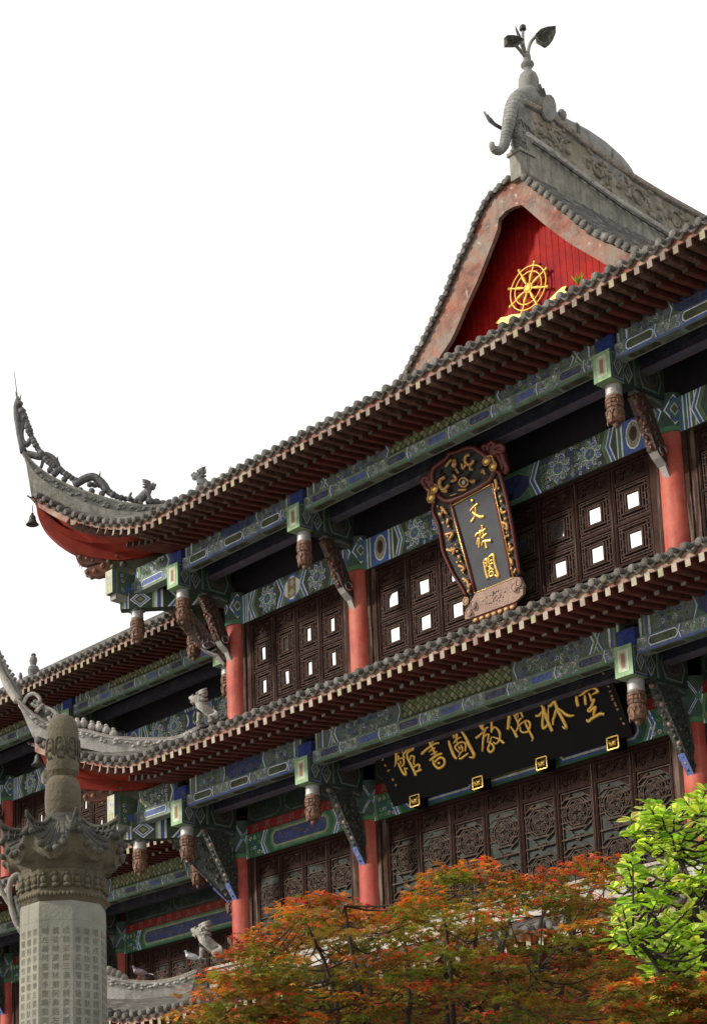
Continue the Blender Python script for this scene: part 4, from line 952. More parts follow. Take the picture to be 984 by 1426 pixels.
for A in (IL,IR):
    for a,b_ in zip(A,A[1:]): s.poly([a+V((0,.09,0)),b_+V((0,.09,0)),V((b_.x,.99,b_.z+.04)),V((a.x,.99,a.z+.04))],'red_wood')
s.build('gable_soffit',gw)
# main roof slopes behind the gable
RY1=10.; sl=MB()
for A,sg in ((OL_,-1),(OR_,1)):
    pr=[V((p.x,YG_-.02,p.z+.05)) for p in A]; ex=(-2.3 if sg<0 else LX+2.3)
    pr.append(V((.9 if sg<0 else LX-.9,YG_-.02,18.6)))
    for a,b_ in zip(pr,pr[1:]): sl.poly([a,b_,V((b_.x,RY1,b_.z)),V((a.x,RY1,a.z))],'tile',smooth=True)
ms=sl.build('main_roof',H)
tl=MB(); rn=random.Random(6)
for A,sg in ((OL_,-1),(OR_,1)):
    Q=resample(A,int(sum((b-a).length for a,b in zip(A,A[1:]))/.19))
    for i,p in enumerate(Q):
        if i==0: continue
        t=(Q[min(i+1,len(Q)-1)]-Q[i-1]).normalized(); nn=V((-t.z,0,t.x)); nn=nn if nn.z>0 else -nn
        c=p+nn*(.06 if sg>0 else .025)+V((rn.uniform(-.015,.015),0,rn.uniform(-.015,.015))); kr=1 if sg>0 else .75
        tl.tube([c+V((0,.75,0)),c+V((0,.05,0)),c+V((0,-.06,0)),c+V((0,-.10,0))],[.075*kr,.075*kr,.083*kr,.07*kr],'tile',n=10)
        c2=c+t*.095-nn*.02; tl.prism([c2+t*.07*math.cos(k)+nn*(.02+.055*math.sin(k))+V((0,-.07,0)) for k in [2*PI*j/9 for j in range(9)]],(0,.04,0),'tile')
    # rows running down the slope
    for k in range(int((RY1-1.7)/.25)):
        y=1.75+k*.25; tl.tube([V((q.x,y,q.z+.07)) for q in Q[::2]],.06,'tile',n=6)
    # mortar strip between verge tiles and first row
    for a,b_ in zip(Q,Q[1:]): tl.poly([a+V((0,.70,.075)),b_+V((0,.70,.075)),b_+V((0,.82,.11)),a+V((0,.82,.11))],'plaster')
tl.build('roof_tiles',ms)
# main ridge with relief, mosaic cap
rz=[(.72,22.78),(1.58,22.68),(2.42,22.54),(3.29,22.40),(4.19,22.33),(5.12,22.26),(7,22.25),(10,22.3)]
cz=[(.75,23.42),(1.35,23.46),(1.86,23.44),(2.5,23.30),(3.32,23.18),(4.16,23.10),(5.04,23.06),(7,23.05),(10,23.1)]
r=MB(); ys=[1.0+i*.25 for i in range(37)]
for x0,x1,f0,f1,m_ in ((XA-.13,XA+.13,lambda y:21.75,lambda y:interp(rz,y),'plaster'),(XA-.10,XA+.10,lambda y:interp(rz,y),lambda y:interp(cz,y)-.05,'plaster_warm')):
    r.strip([(x0,y,f0(y)) for y in ys],[(x0,y,f1(y)) for y in ys],(x1-x0,0,0),m_)
rn=random.Random(12)
for sg in (-1,1):
    for i in range(240):
        y=rn.uniform(1.2,9.8); t=rn.uniform(.12,.88); z=lerp(interp(rz,y),interp(cz,y),t); a=rn.uniform(0,PI)
        if abs((y*1.1)%1.9-.9)<.22: continue
        q=rn.uniform(.8,1.6); r.ball((XA+sg*.10,y,z),(.045,.06*q,.035*q),'plaster_warm',n=6,k=4,T=Matrix.Rotation(a,3,'X'))
    for i in range(7):
        y=1.9+i*1.15; z=lerp(interp(rz,y),interp(cz,y),.5)
        r.tube([V((XA+sg*.105,y+.20*math.cos(a)*(1-.05*k),z+.16*math.sin(a))) for k,a in enumerate([j*.7 for j in range(10)])],.034,'plaster_warm',n=6)
    for i in range(36):   # short slanting tile courses under the moulding
        y=1.15+i*.25; z=interp(rz,y); r.beam((XA+sg*.16,y,z-.12),(XA+sg*.24,y+.22,z-.24),.03,.05,'tile')
mr=r.build('main_ridge',H)
r=MB()
r.tube([V((XA,y,interp(rz,y))) for y in ys],.185,'white_course',n=6,flat=.3,up=(0,0,1)); r.build('ridge_moulding',mr)
r=MB()
r.tube([V((XA,y,interp(cz,y)-.02)) for y in ys],.19,'mosaic_cap',n=6,flat=.34,up=(0,0,1)); r.tube([V((XA,y,interp(cz,y)-.09)) for y in ys],.15,'tile',n=6,flat=.3,up=(0,0,1)); r.build('ridge_cap',mr)
r=MB(); r.box((XA-.12,.80,21.82),(XA+.12,1.2,22.32),'plaster'); r.box((XA-.16,.77,22.32),(XA+.16,1.2,22.38),'plaster'); r.box((XA-.105,.86,22.38),(XA+.105,1.2,23.30),'plaster_dark')
for k in range(4): r.tube([V((XA+.11,.9+.09*k+.04*math.cos(a),22.95+.06*math.sin(a)-.03*k)) for a in [j*.8 for j in range(6)]],.016,'tile',n=5)
rn=random.Random(3)
for i in range(30): r.ball((XA+rn.uniform(-.10,.10),.86,rn.uniform(22.42,23.0)),(.05,.03,.04),'plaster_dark',n=6,k=4); r.ball((XA-.105,rn.uniform(.87,1.1),rn.uniform(22.42,23.2)),(.03,.05,.04),'plaster_dark',n=6,k=4); r.ball((XA+.105,rn.uniform(.87,1.15),rn.uniform(22.42,22.8)),(.03,.05,.04),'plaster_dark',n=6,k=4)
r.build('ridge_end',mr)

# ================================================================= things on the roof
E_=empty('elephant_statue',(6.83,2.,23.2),'grey stone elephant kneeling along the gable ridge, carrying a vase of lotus on its head','elephant statue')
O=lambda x,y: onX(x,y,6.83)
path=[(684,199,.045),(686,207,.06),(694,210,.075),(701,203,.085),(704,192,.095),(707,178,.11),(711,164,.14),(717,151,.19),(726,141,.235),(738,141,.27),(750,148,.27),(762,156,.25),(776,166,.27),(792,176,.36),(812,189,.44),(834,205,.47),(856,224,.45),(872,240,.36),(880,250,.22)]
pp=[O(x,y)-V((0,0,r*(.65 if i>9 else 0))) for i,(x,y,r) in enumerate(path)]
P2=smoothpath(pp,3); R2=[]
for i in range(len(path)-1):
    for k in range(3): R2.append(lerp(path[i][2],path[i+1][2],k/3))
R2.append(path[-1][2]); b=MB(); b.tube(P2,R2,'elephant_stone',n=18,cap=True)
def slim():
    for i,p in enumerate(b.v): f=lerp(1,.42,max(0,min(1,(p[1]-1.5)/.7))); b.v[i]=(6.83+(p[0]-6.83)*f,p[1],p[2])
for i in range(3,24,1): 
    p=P2[i]; t=(P2[i+1]-P2[i-1]).normalized(); u=V((1,0,0)); w_=t.cross(u); rr=R2[i]*1.0
    b.tube([p+(u*math.cos(a)+w_*math.sin(a))*rr for a in [2*PI*k/14 for k in range(15)]],.010,'elephant_stone',n=4,cap=False)
slim(); b.build('body',E_)
for sg in (-1,1):
    b=MB(); c=O(748,150)+V((sg*.22,0,-.05)); out=[c+V((sg*.05*math.sin(a),.19*math.cos(a),.24*math.sin(a)-.10)) for a in [2*PI*k/12 for k in range(12)]]
    b.prism(out,(sg*.05,0,0),'elephant_stone'); b.build('ear',E_)
    b=MB(); q=[O(704,168),O(697,158),O(691,144)] if sg<0 else [O(742,150),O(735,138),O(729,124)]
    for dx,k in ((0,1),(.10,.9),(.19,.75)): b.tube([q[0]+V((sg*.2,dx*.6,0)),q[0].lerp(q[1],k)+V((sg*.27,dx*.6,0)),q[0].lerp(q[2],k)+V((sg*.30,dx*.6,0))],[.035,.03,.018],'tile',n=7)
    b.build('tusk',E_)
    b=MB(); c=O(752,152)+V((sg*.24,0,0)); b.ball(c,(.04,.06,.06),'tile'); b.build('eye',E_); b=MB(); b.ball(O(775,166)+V((sg*.12,0,.03)),(.07,.11,.11),'elephant_stone'); b.build('knee',E_)
b=MB()
for x,y in ((792,172),(838,206)):
    c=O(x,y)-V((0,0,.33)); b=MB(); b.tube([c+V((.19*math.sin(a),.25*math.cos(a)*.5,.36*math.cos(a))) for a in [lerp(-1.9,1.9,k/14) for k in range(15)]],.028,'tile',n=6)
    b.build('saddle_strap',E_)
vz=MB(); c=O(731,122); s_=.0118; 
prof=[(9,-26),(11.5,-24),(12,-18),(14,-8),(15.8,2),(15.5,10),(13,18),(8.5,23),(6,27),(6,31),(9.5,35),(10.5,37),(9.5,40),(6.5,41),(6,50),(5,58)]
top=O(729,80)
vz.lathe([(r*s_,z*s_*1.0) for r,z in prof],(c.x,c.y+.1,c.z+.08),'elephant_stone',n=22); vo=vz.build('vase',E_)
b=MB(); st=V((c.x,c.y+.1,c.z+.08+.55)); 
def px(x,y): return O(x,y)+V((0,.0,0))
b.tube(smoothpath([st,px(728,60),px(727.5,44)],4),.028,'elephant_stone',n=7); b.ball(px(727.5,39),(.06,.06,.065),'bronze'); b.lathe([(.03,0),(.065,.03),(.06,.1),(.03,.13)],px(727.5,42)-V((0,0,.02)),'bronze',n=8)
b.tube(smoothpath([st,px(724,58),px(717,36)],4),[.028]*5+[.03,.024,.01,.008][:4],'tile',n=7) if True else 0
b.tube([px(723,52),px(718,40)],[.035,.02],'tile',n=6)
b.tube(smoothpath([st,px(720,66),px(712,61)],4),.03,'elephant_stone',n=7); b.tube(smoothpath([st,px(737,62),px(746,50)],4),.032,'elephant_stone',n=7)
b.build('lotus_stem',vo)
for P in ([(694,58),(697,55),(706,55),(714,57),(720,61),(716,66),(712,70),(706,71),(702,67),(698,66)],[(738,52),(744,46),(753,43),(764,42),(764,52),(760,62),(755,69),(751,72),(747,68),(744,62),(741,58)]):
    b=MB(); q=[px(x,y) for x,y in P]; cen=sum(q,V())/len(q)
    k=len(q)
    for i in range(k):
        a,c_=q[i],q[(i+1)%k]; b.poly([a+V((.16,0,0)),c_+V((.16,0,0)),cen+V((-.05,0,0))],'leaf_stone'); b.poly([a+V((.12,0,0)),c_+V((.12,0,0)),cen+V((-.09,0,0))],'leaf_stone'); b.poly([a+V((.16,0,0)),c_+V((.16,0,0)),c_+V((.12,0,0)),a+V((.12,0,0))],'leaf_stone')
    b.build('lotus_leaf',vo)
# dharma wheel with its ribbon
Wc=onY(735,401,1.34); W0=empty('dharma_wheel',Wc,'gold eight spoked dharma wheel mounted on the red gable wall','dharma wheel')
b=MB()
def ringt(r,w_): b.tube([Wc+V((r*math.cos(a),0,r*math.sin(a))) for a in [2*PI*k/40 for k in range(41)]],w_,'gold_paint',n=6,cap=False)
ringt(.41,.015); ringt(.305,.013); b.build('rim',W0)
b=MB(); b.ball(Wc,(.078,.03,.078),'gold_paint',n=14); b.tube([Wc+V((.087*math.cos(a),0,.087*math.sin(a))) for a in [2*PI*k/20 for k in range(21)]],.012,'gold_paint',n=5,cap=False); b.build('hub',W0)
for k in range(8):
    a=PI/8+k*PI/4; d=V((math.cos(a),0,math.sin(a))); b=MB()
    b.tube([Wc+d*q*1.15 for q in (.06,.10,.17,.215,.24,.26,.34,.37,.40)],[.014,.020,.030,.034,.022,.018,.017,.030,.010],'gold_paint',n=8); b.ball(Wc+d*.466,.032,'gold_paint',n=8,k=6); b.build('spoke',W0)
Rb=[(689,450),(694,445),(697,442),(704,441),(712,438),(724,437),(740,436),(748,432),(756,424),(765,416),(775,406),(782,400),(788,398),(785,404),(788,406),(778,416),(768,427),(756,440),(744,448),(730,452),(712,452),(700,452)]
b=MB(); b.prism([onY(x,y,1.37) for x,y in Rb],(0,.025,0),'gold_paint')
o=b.build('gold_ribbon'); o['label']='pale gold ribbon board beneath the dharma wheel on the red gable wall'; o['category']='ribbon ornament'
# bells
def bell(x,y0,y1,y2,label,F=None):
    a,b_,c=onD(x,y0),onD(x,y1),onD(x,y2); h=(b_-c).length; e=empty('wind_bell',c,label,'bell','wind bells hanging from the eave corners')
    m=MB(); w=h*.62; m.lathe([(w*.92,0),(w*1.0,h*.04),(w*.72,h*.22),(w*.55,h*.5),(w*.50,h*.78),(w*.34,h*.95),(w*.1,h)],c,'bronze',n=16); m.ball(b_+V((0,0,.02)),.03,'bronze',n=8,k=5); m.build('bell_body',e)
    m=MB(); 
    n=max(3,int((a-b_).length/.04))
    for i in range(n):
        p=b_.lerp(a,i/n); q=b_.lerp(a,(i+1)/n); m.tube([p,q],[.012,.007],'bronze',n=5)
    m.build('chain',e); m=MB(); m.tube([c+V((0,0,h*.6)),c+V((0,0,.01))],[.006,.014],'bronze',n=6); m.build('clapper',e)
bell(45.5,704,717,731,'dark bronze bell hanging from the top roof corner against the white sky')
bell(54,1040,1050,1066,'pale bronze bell hanging under the middle roof corner, left of the stone pillar')
# ---- guardian beasts on the ridges
def beast(base,fw,s,mat,label,group,pose='sit'):
    s=s*1.02
    """four-legged guardian; base = point between the feet, fw = facing direction (horizontal)"""
    fw=V(fw).normalized(); sd=V((-fw.y,fw.x,0)); e=empty('ridge_lion',base,label,'lion statue',group)
    def Q(f,c,z): return V(base)+(fw*f+sd*c+V((0,0,z)))*s
    P=[];R=[];Ed=[]
    def add(p,r,par=None): P.append(Q(*p)); R.append((r*s*1.12,r*s*1.12)); 
    def A(p,r,par):
        add(p,r); i=len(P)-1
        if par is not None: Ed.append((par,i))
        return i
    hip=A((-.30,0,.22),.15,None); mid=A((-.08,0,.34),.155,hip); ch=A((.13,0,.48),.16,mid); nk=A((.20,0,.64),.13,ch); hd=A((.24,0,.78),.165,nk); hd2=A((.34,0,.80),.135,hd); sn=A((.47,0,.84),.065,hd2); sn2=A((.53,0,.85),.045,sn); jw=A((.40,0,.70),.045,hd2); A((.49,0,.71),.03,jw)
    for c in (-1,1):
        sh=A((.18,c*.12,.42),.085,ch); kn=A((.24,c*.13,.22),.055,sh); an=A((.25,c*.13,.06),.045,kn); A((.33,c*.13,.03),.045,an)
        th=A((-.26,c*.15,.20),.12,hip); k2=A((-.06,c*.17,.20),.08,th); ho=A((-.16,c*.17,.06),.05,k2); A((-.02,c*.17,.03),.045,ho)
    skinmesh('body',P,Ed,R,mat,e,sub=2,root=0)
    m=MB(); rn=random.Random(int(base[2]*10))
    for i in range(34):    # curly mane
        a=rn.uniform(0,2*PI); t=rn.random(); c=Q(.10+.14*t+.02*math.cos(a),.125*math.sin(a),.50+.30*t+.10*math.cos(a)); m.ball(c,.065*s,mat,n=6,k=4)
    for c in (-1,1):
        m.tube([Q(.30,c*.07,.93),Q(.17,c*.10,1.00),Q(.02,c*.13,1.02)],[.038*s,.03*s,.008*s],mat,n=6); m.ball(Q(.40,c*.08,.89),.032*s,mat,n=8,k=5); m.ball(Q(.20,c*.16,.86),(.055*s,.055*s,.035*s),mat,n=6,k=4)
        for zz,dz in ((.90,.10),(.82,.02),(.74,-.04),(.95,.13)): m.tube([Q(.20,c*.10,zz),Q(.10,c*.15,zz+dz*.3),Q(-.02,c*.15,zz+dz*.8)],[.065*s,.055*s,.02*s],mat,n=6)
        m.tube([Q(.42,c*.05,.70),Q(.40,c*.05,.62)],[.03*s,.008*s],mat,n=5)
    m.build('mane',e)
    m=MB(); m.tube(smoothpath([Q(-.40,0,.18),Q(-.52,0,.22),Q(-.56,0,.38),Q(-.50,0,.52),Q(-.46,0,.60)],3),[.03*s,.03*s,.03*s,.03*s,.03*s,.035*s,.04*s,.045*s,.055*s,.06*s,.05*s,.035*s,.008*s],mat,n=7); m.build('tail',e)
    return e
DG=(-1,-1,0); grp='guardian lions on the roof ridges'
beast(onD(289,1008)-V((0,0,.02)),DG,.66,'lion_stone','pale stone lion with swept mane on the middle roof ridge, beside the corner column',grp)
beast(onD(294,1338)+V((0,0,.0)),DG,.70,'lion_stone','pale stone lion on the lowest roof ridge above the maple, near two pigeons',grp)
beast(onD(287,688)+V((0,0,-.05)),DG,.56,'lion_clay','dark clay lion seated at the top edge of the uppermost roof against the white sky',grp)
beast(onD(200,704)+V((0,0,.0)),(1,1,0),.50,'lion_clay','small dark clay beast facing right on the top hip ridge, nearer the corner tip',grp)

def weed(x,y,Y,label,k=1.):
    b=MB(); c=onY(x,y,Y); rn=random.Random(int(x))
    for i in range(26):
        a=rn.uniform(0,6.28); l=rn.uniform(.06,.17)*k; d=V((math.cos(a)*l*.7,math.sin(a)*l*.7,l)); w=V((-math.sin(a),math.cos(a),0))*.012
        b.poly([c-w,c+w,c+d*.6+w*.9,c+d],'leaf',(.22,.30,.03)); b.poly([c-w,c+d,c+d*.6-w*.9],'leaf',(.18,.26,.03))
    o=b.build('roof_weed'); o['label']=label; o['category']='weed'; o['group']='weeds rooted in the eave tiles'
weed(804,396,-2.68,'tuft of yellow-green weed rooted in the top eave tiles right of the gold wheel')
weed(322,660,-2.68,'small green weed on the top eave tiles near the seated clay lion',.8)
mk('jade',(.30,.36,.28),.3,var=.1,bump=.02)
# ================================================================= the two plaques
def brush(mb,M,pts,w,mat='gold',h=.03,k=4):
    """one raised brush stroke along pixel-traced points mapped by M; w = widths"""
    P=[M(x,y) for x,y in pts]; ww=w if isinstance(w,(list,tuple)) else [w]*len(P)
    Q=smoothpath(P,k) if len(P)>2 else [P[0].lerp(P[1],t/3) for t in range(4)]; n=len(Q)
    W=[]; 
    for i in range(n):
        t=i/(n-1)*(len(ww)-1); a=int(min(t,len(ww)-2)); W.append(lerp(ww[a],ww[a+1],t-a))
    mb.tube(Q,W,mat,n=8,flat=h/ (sum(W)/n) if False else .8,up=M.n)
class PlaneMap:
    def __init__(s,p0,n,s_,ox,oy): s.p=V(p0); s.n=V(n).normalized(); s.k=s_; s.ox=ox; s.oy=oy; s.c=s.n.dot(s.p)
    def __call__(s,x,y): return on(s.ox+x*s.k,s.oy+y*s.k,s.n,s.c)
def at(pm,k,ox,oy): q=PlaneMap(pm.p,pm.n,k,ox,oy); return q
# large horizontal plaque: top leans out
tl,tr,bl,br=onY(523,1040,-.82),onY(838,935,-.82),onY(548,1112,-.32),onY(880,1020,-.32)
X0,X1=4.30,9.36; zt,zb=11.50,10.55
TLp,BLp=V((X0,-.86,zt+.10)),V((X0,-.33,zb)); up_=(TLp-BLp).normalized(); nrm=V((0,-up_.z,up_.y)); nrm=nrm if nrm.y<0 else -nrm
B0=empty('name_plaque',V(((X0+X1)/2,-.35,zb)),'long black horizontal plaque with seven large gold brush characters above the lower doors','plaque')
b=MB(); Ht=(TLp-BLp).length
def PB(a,c,d=0): return BLp+V((1,0,0))*a+up_*c+nrm*d
b.prism([PB(0,0),PB(X1-X0,0),PB(X1-X0,Ht),PB(0,Ht)],-nrm*.07,'black_lacquer')
b.build('board',B0)
pm=PlaneMap(PB(0,0,.012),nrm,1,0,0)
g1=at(pm,60/984,540,1030); g2=at(pm,60/984,580,1015); g3=at(pm,60/984,615,1005); g4=at(pm,60/984,655,990); g5=at(pm,60/984,695,980); g6=at(pm,60/984,740,960); g7=at(pm,60/984,790,948)
CH=[
 (g1,'guan',[([(150,240),(185,300),(190,420),(185,520),(150,620)],[.02,.035,.032,.03,.012]),([(190,290),(265,290)],[.02,.02]),([(240,350),(240,420),(225,470)],[.018,.022,.015]),([(225,470),(300,415),(350,440),(372,520),(350,580),(300,610)],[.02,.024,.022]),([(285,480),(300,560)],[.024,.02]),([(230,520),(270,620),(320,720),(370,790),(415,790),(400,710),(370,630)],[.02,.026,.028,.026,.018]),([(370,680),(455,650)],[.022,.016]),
   ([(335,100),(390,150),(420,200)],[.018,.032,.028]),([(325,300),(330,230),(385,180)],[.014,.016,.012]),([(385,440),(355,340),(440,240),(530,180),(580,210),(500,260),(440,320),(450,420),(520,560),(600,720),(640,820)],[.02,.028,.030,.030,.032,.022,.024,.028,.030,.034,.036]),([(505,470),(530,370),(600,390),(590,500),(600,580)],[.018,.024,.026,.024,.022]),([(580,640),(680,570),(725,590),(710,690)],[.022,.026,.028,.022]),([(610,750),(700,710),(770,680)],[.024,.026,.022])]),
 (g2,'shu',[([(210,160),(270,230),(310,330),(360,430),(400,520),(420,600)],[.016,.034,.032,.030,.026,.02]),([(200,290),(290,270),(380,220),(370,290),(320,360)],[.014,.024,.026,.022,.016]),([(110,575),(200,490),(320,390),(420,335),(515,315)],[.032,.034,.030,.026,.024]),([(280,530),(350,470),(430,430)],[.016,.020,.018]),([(325,590),(400,550),(470,515)],[.016,.020,.018]),([(300,720),(400,640),(500,580),(585,560)],[.028,.030,.028,.024]),([(380,700),(385,790),(440,860),(500,900),(590,860),(635,800),(630,700),(560,650),(480,690),(410,770)],[.022,.028,.030,.032,.032,.030,.028,.024]),([(480,790),(540,770)],[.028,.022])]),
 (g3,'tu',[([(155,420),(190,550),(240,690),(290,790),(345,850)],[.026,.034,.036,.036,.030]),([(180,290),(250,190),(340,130),(440,200),(540,350),(620,520),(700,670),(740,760),(710,820),(620,800)],[.034,.032,.022,.030,.036,.040,.038,.038,.030,.018]),([(270,260),(265,360),(350,280),(330,390),(265,500)],[.014,.022,.024,.024,.016]),([(440,350),(350,400),(345,500)],[.018,.020,.014]),([(400,710),(300,580),(370,500),(450,460),(530,490),(545,580),(535,680)],[.018,.024,.022,.022,.024,.024,.020]),([(370,540),(420,650)],[.016,.018]),([(430,520),(480,640),(420,720),(380,800)],[.018,.020,.018,.014]),([(440,600),(400,590)],[.014,.014]),([(390,840),(440,840),(520,780),(605,720)],[.022,.026,.024,.020])]),
 (g4,'jiao',[([(150,200),(200,280),(260,380),(310,460)],[.020,.040,.040,.022]),([(290,270),(270,380)],[.028,.026]),([(120,620),(190,570),(280,480)],[.030,.030,.020]),([(405,370),(350,400),(310,520),(290,640),(280,780),(270,930)],[.018,.022,.024,.026,.026,.020]),([(300,600),(370,540),(415,540),(390,690)],[.016,.020,.022,.020]),([(370,700),(440,720),(510,780),(530,870),(460,940),(400,880),(420,790),(450,700),(470,620),(500,590)],[.016,.022,.026,.028,.030,.026,.022,.018,.016]),([(430,130),(475,230),(480,370),(470,490)],[.020,.028,.028,.022]),([(470,490),(500,420),(560,365),(630,430),(670,530),(660,660),(580,750),(510,700)],[.020,.024,.024,.028,.030,.026,.020,.014]),([(500,590),(620,630),(700,680),(770,740)],[.014,.022,.028,.032])]),
 (g5,'fo',[([(190,220),(225,290),(215,430),(200,590)],[.022,.042,.040,.034]),([(390,70),(460,130),(500,210),(540,320)],[.016,.022,.024,.022]),([(250,510),(320,610),(370,700),(410,770)],[.014,.024,.032,.032]),([(370,640),(420,560),(430,440),(360,290),(420,210),(490,180)],[.020,.024,.024,.022,.024,.026]),([(320,200),(330,300)],[.012,.012]),([(430,210),(420,330)],[.014,.014]),([(500,320),(440,400),(430,480)],[.020,.026,.020]),([(430,530),(490,460),(560,410),(640,380),(700,450),(690,560),(640,640),(530,650),(480,600),(480,520)],[.016,.018,.020,.024,.028,.028,.022,.022,.020,.014]),([(580,400),(620,500),(680,620),(740,730),(765,800),(740,860)],[.020,.022,.026,.028,.026,.012])]),
 (g6,'lin',[([(180,310),(260,410),(300,530),(350,680),(410,820),(470,960)],[.016,.036,.036,.036,.036,.034]),([(90,600),(170,590),(240,490)],[.030,.036,.020]),([(250,400),(270,560),(250,720),(260,880),(330,850),(370,740),(375,600),(375,400)],[.030,.034,.030,.032,.026,.022,.020,.010]),([(380,380),(440,360),(520,260),(640,170)],[.034,.036,.030,.020]),([(435,110),(490,210),(540,320),(600,480),(680,630),(750,770),(790,870),(740,880),(690,840)],[.012,.034,.036,.036,.036,.036,.036,.026,.012]),([(560,440),(530,580),(490,700),(490,820)],[.026,.030,.026,.020]),([(590,420),(680,480),(780,570),(880,600),(975,590)],[.020,.028,.036,.034,.012])]),
 (g7,'kong',[([(270,110),(340,130),(385,190),(350,240)],[.030,.042,.040,.020]),([(200,340),(210,450),(240,590)],[.024,.036,.034]),([(250,345),(340,300),(450,210),(560,165),(640,180),(690,240),(620,280),(550,320)],[.014,.028,.030,.028,.030,.034,.026,.014]),([(390,320),(400,430),(415,555)],[.020,.030,.028]),([(470,270),(520,350),(540,450),(610,420),(570,520),(530,600),(460,670),(500,700),(560,650),(640,590),(610,700),(590,800)],[.018,.026,.026,.026,.030,.028,.024,.028,.028,.028,.032,.026]),([(430,870),(470,930),(560,860),(680,790),(760,750),(840,770)],[.016,.034,.034,.034,.036,.032])]),
]
for M_,nm,st in CH:
    b=MB(); 
    for pts,w in st: brush(b,M_,pts,[q*.95 for q in w])
    b.build('gold_character',B0)
# the two fine side inscriptions, illegibly small running script
rn=random.Random(44)
def tiny(M,b,cx,cy,sz,rn,mat='old_gold',w=.008):
    for k in range(rn.randint(4,6)):
        if k%2: brush(b,M,[(cx-sz*rn.uniform(.3,.5),cy+sz*rn.uniform(-.5,.5)),(cx+sz*rn.uniform(.2,.5),cy+sz*rn.uniform(-.5,.3))],[w,w*.7],mat,k=2)
        else: brush(b,M,[(cx+sz*rn.uniform(-.3,.3),cy-sz*rn.uniform(.2,.5)),(cx+sz*rn.uniform(-.3,.3),cy+sz*rn.uniform(.1,.5))],[w,w*.6],mat,k=2)
b=MB(); M_=at(pm,60/901,825,925)
for x,y in ((195,85),(215,190),(260,300),(275,360),(325,470),(360,580),(395,665),(415,735),(460,810),(480,870),(515,950),(590,1140),(640,1250)): b=MB(); tiny(M_,b,x,y,62,rn); b.build('small_character',B0)
b=MB(); M_=at(pm,50/891,515,1030)
for x,y in ((235,310),(315,490),(385,640),(460,780),(570,1000),(640,1130)): b=MB(); tiny(M_,b,x,y,75,rn); b.build('small_character',B0)
# gold clips that carry the plaque
for i,(x,y) in enumerate(((577.5,1115),(665,1090),(754,1063),(853,1034.5))):
    c=on(x,y,(0,1,0),-.36); e=MB(); hw,hh=.105,.095
    e.box((c.x-hw,-.36,c.z-hh),(c.x+hw,-.16,c.z+hh),'black_lacquer')
    for a,b_ in (((-hw,-hh),(hw,-hh)),((hw,-hh),(hw,hh)),((hw,hh),(-hw,hh)),((-hw,hh),(-hw,-hh))): e.beam((c.x+a[0],-.365,c.z+a[1]),(c.x+b_[0],-.365,c.z+b_[1]),.018,.02,'gold',up=V((0,1,0)))
    rn=random.Random(i)
    for s_ in (-1,1):
        e.tube([(c.x,-.37,c.z-.05),(c.x+s_*.04,-.38,c.z+.0),(c.x+s_*.075,-.37,c.z+.05)],[.022,.03,.012],'gold',n=6); e.tube([(c.x,-.37,c.z-.01),(c.x+s_*.065,-.375,c.z-.045)],[.024,.010],'gold',n=6)
    e.ball((c.x,-.372,c.z+.0),(.03,.015,.045),'gold'); o=e.build('plaque_clip',B0)
# ---- small upright plaque, leaning out
def SP(x,y): return S0(x,y)
top=V((6.83,-.80,15.30)); bot=V((6.83,-.34,13.80)); u2=(top-bot).normalized(); n2=V((0,-u2.z,u2.y)); n2=n2 if n2.y<0 else -n2
C0=empty('upright_plaque',bot,'upright plaque with carved red and gold frame and three gold characters on grey','plaque')
S0=PlaneMap(bot,n2,1,0,0)
Zm=lambda k,ox,oy: at(S0,k,ox,oy)
def plat(P,dz,th,mat,nm,par=C0,col=(1,1,1),keep=False):
    q=[S0(x,y)+n2*dz for x,y in P]; b=MB(); b.prism(q,-n2*th,mat,col); return b if keep else b.build(nm,par)
bd=plat([(628,705),(686,673),(715,805),(661,826)],.0,.05,'grey_lacquer','board')
b=MB(); fr=[S0(x,y)+n2*.008 for x,y in ((628,705),(686,673),(715,805),(661,826))]
b.tube(fr+[fr[0]],.014,'gold',n=6); b.build('gold_border',C0)
A1=lambda x,y: (575+x*.14736,610+y*.14736)     # top crop
A2=lambda x,y: (560+x*.20346,590+y*.20346)     # whole-plaque crop
crown=[A1(*p) for p in ((190,460),(185,330),(215,270),(280,225),(330,180),(345,145),(420,130),(500,95),(570,92),(620,120),(700,180),(760,230),(760,330),(740,430),(365,600),(240,540),(160,500))]
CRB=plat(crown,-.01,.06,'black_carving','crown',keep=True)
lside=[A2(*p) for p in ((230,500),(335,545),(505,1150),(430,1190),(440,1170),(400,1110),(345,1020),(310,960),(275,870),(265,760),(250,690),(215,610),(210,560))]
rside=[A2(*p) for p in ((615,400),(640,330),(670,350),(700,480),(725,560),(765,780),(790,950),(815,1030),(745,1050))]
LSB=plat(lside,-.012,.055,'black_carving','side_panel',keep=True); RSB=plat(rside,-.012,.055,'black_carving','side_panel',keep=True)
def rail(P,r,mat,nm,dz=.01): 
    b=MB(); b.tube(smoothpath([S0(x,y)+n2*dz for x,y in P],3),r,mat,n=7); return b.build(nm,C0)
rail(crown[:13],.042,'plaque_red','red_rail'); rail([A1(*p) for p in ((745,260),(735,400),(365,595),(235,535))],.045,'plaque_red','red_rail')
rail([A2(*p) for p in ((220,530),(210,600),(245,680),(262,760),(280,870),(318,960),(350,1030),(405,1115),(440,1180))],.028,'plaque_red','red_rail')
rail([A2(*p) for p in ((640,330),(668,345),(705,480),(725,560),(765,780),(790,950),(805,1030))],.030,'plaque_red','red_rail')
rail([A2(*p) for p in ((335,545),(420,850),(500,1150))],.025,'plaque_red','red_rail'); rail([A2(*p) for p in ((612,410),(680,720),(748,1045))],.025,'plaque_red','red_rail')
rn=random.Random(21)
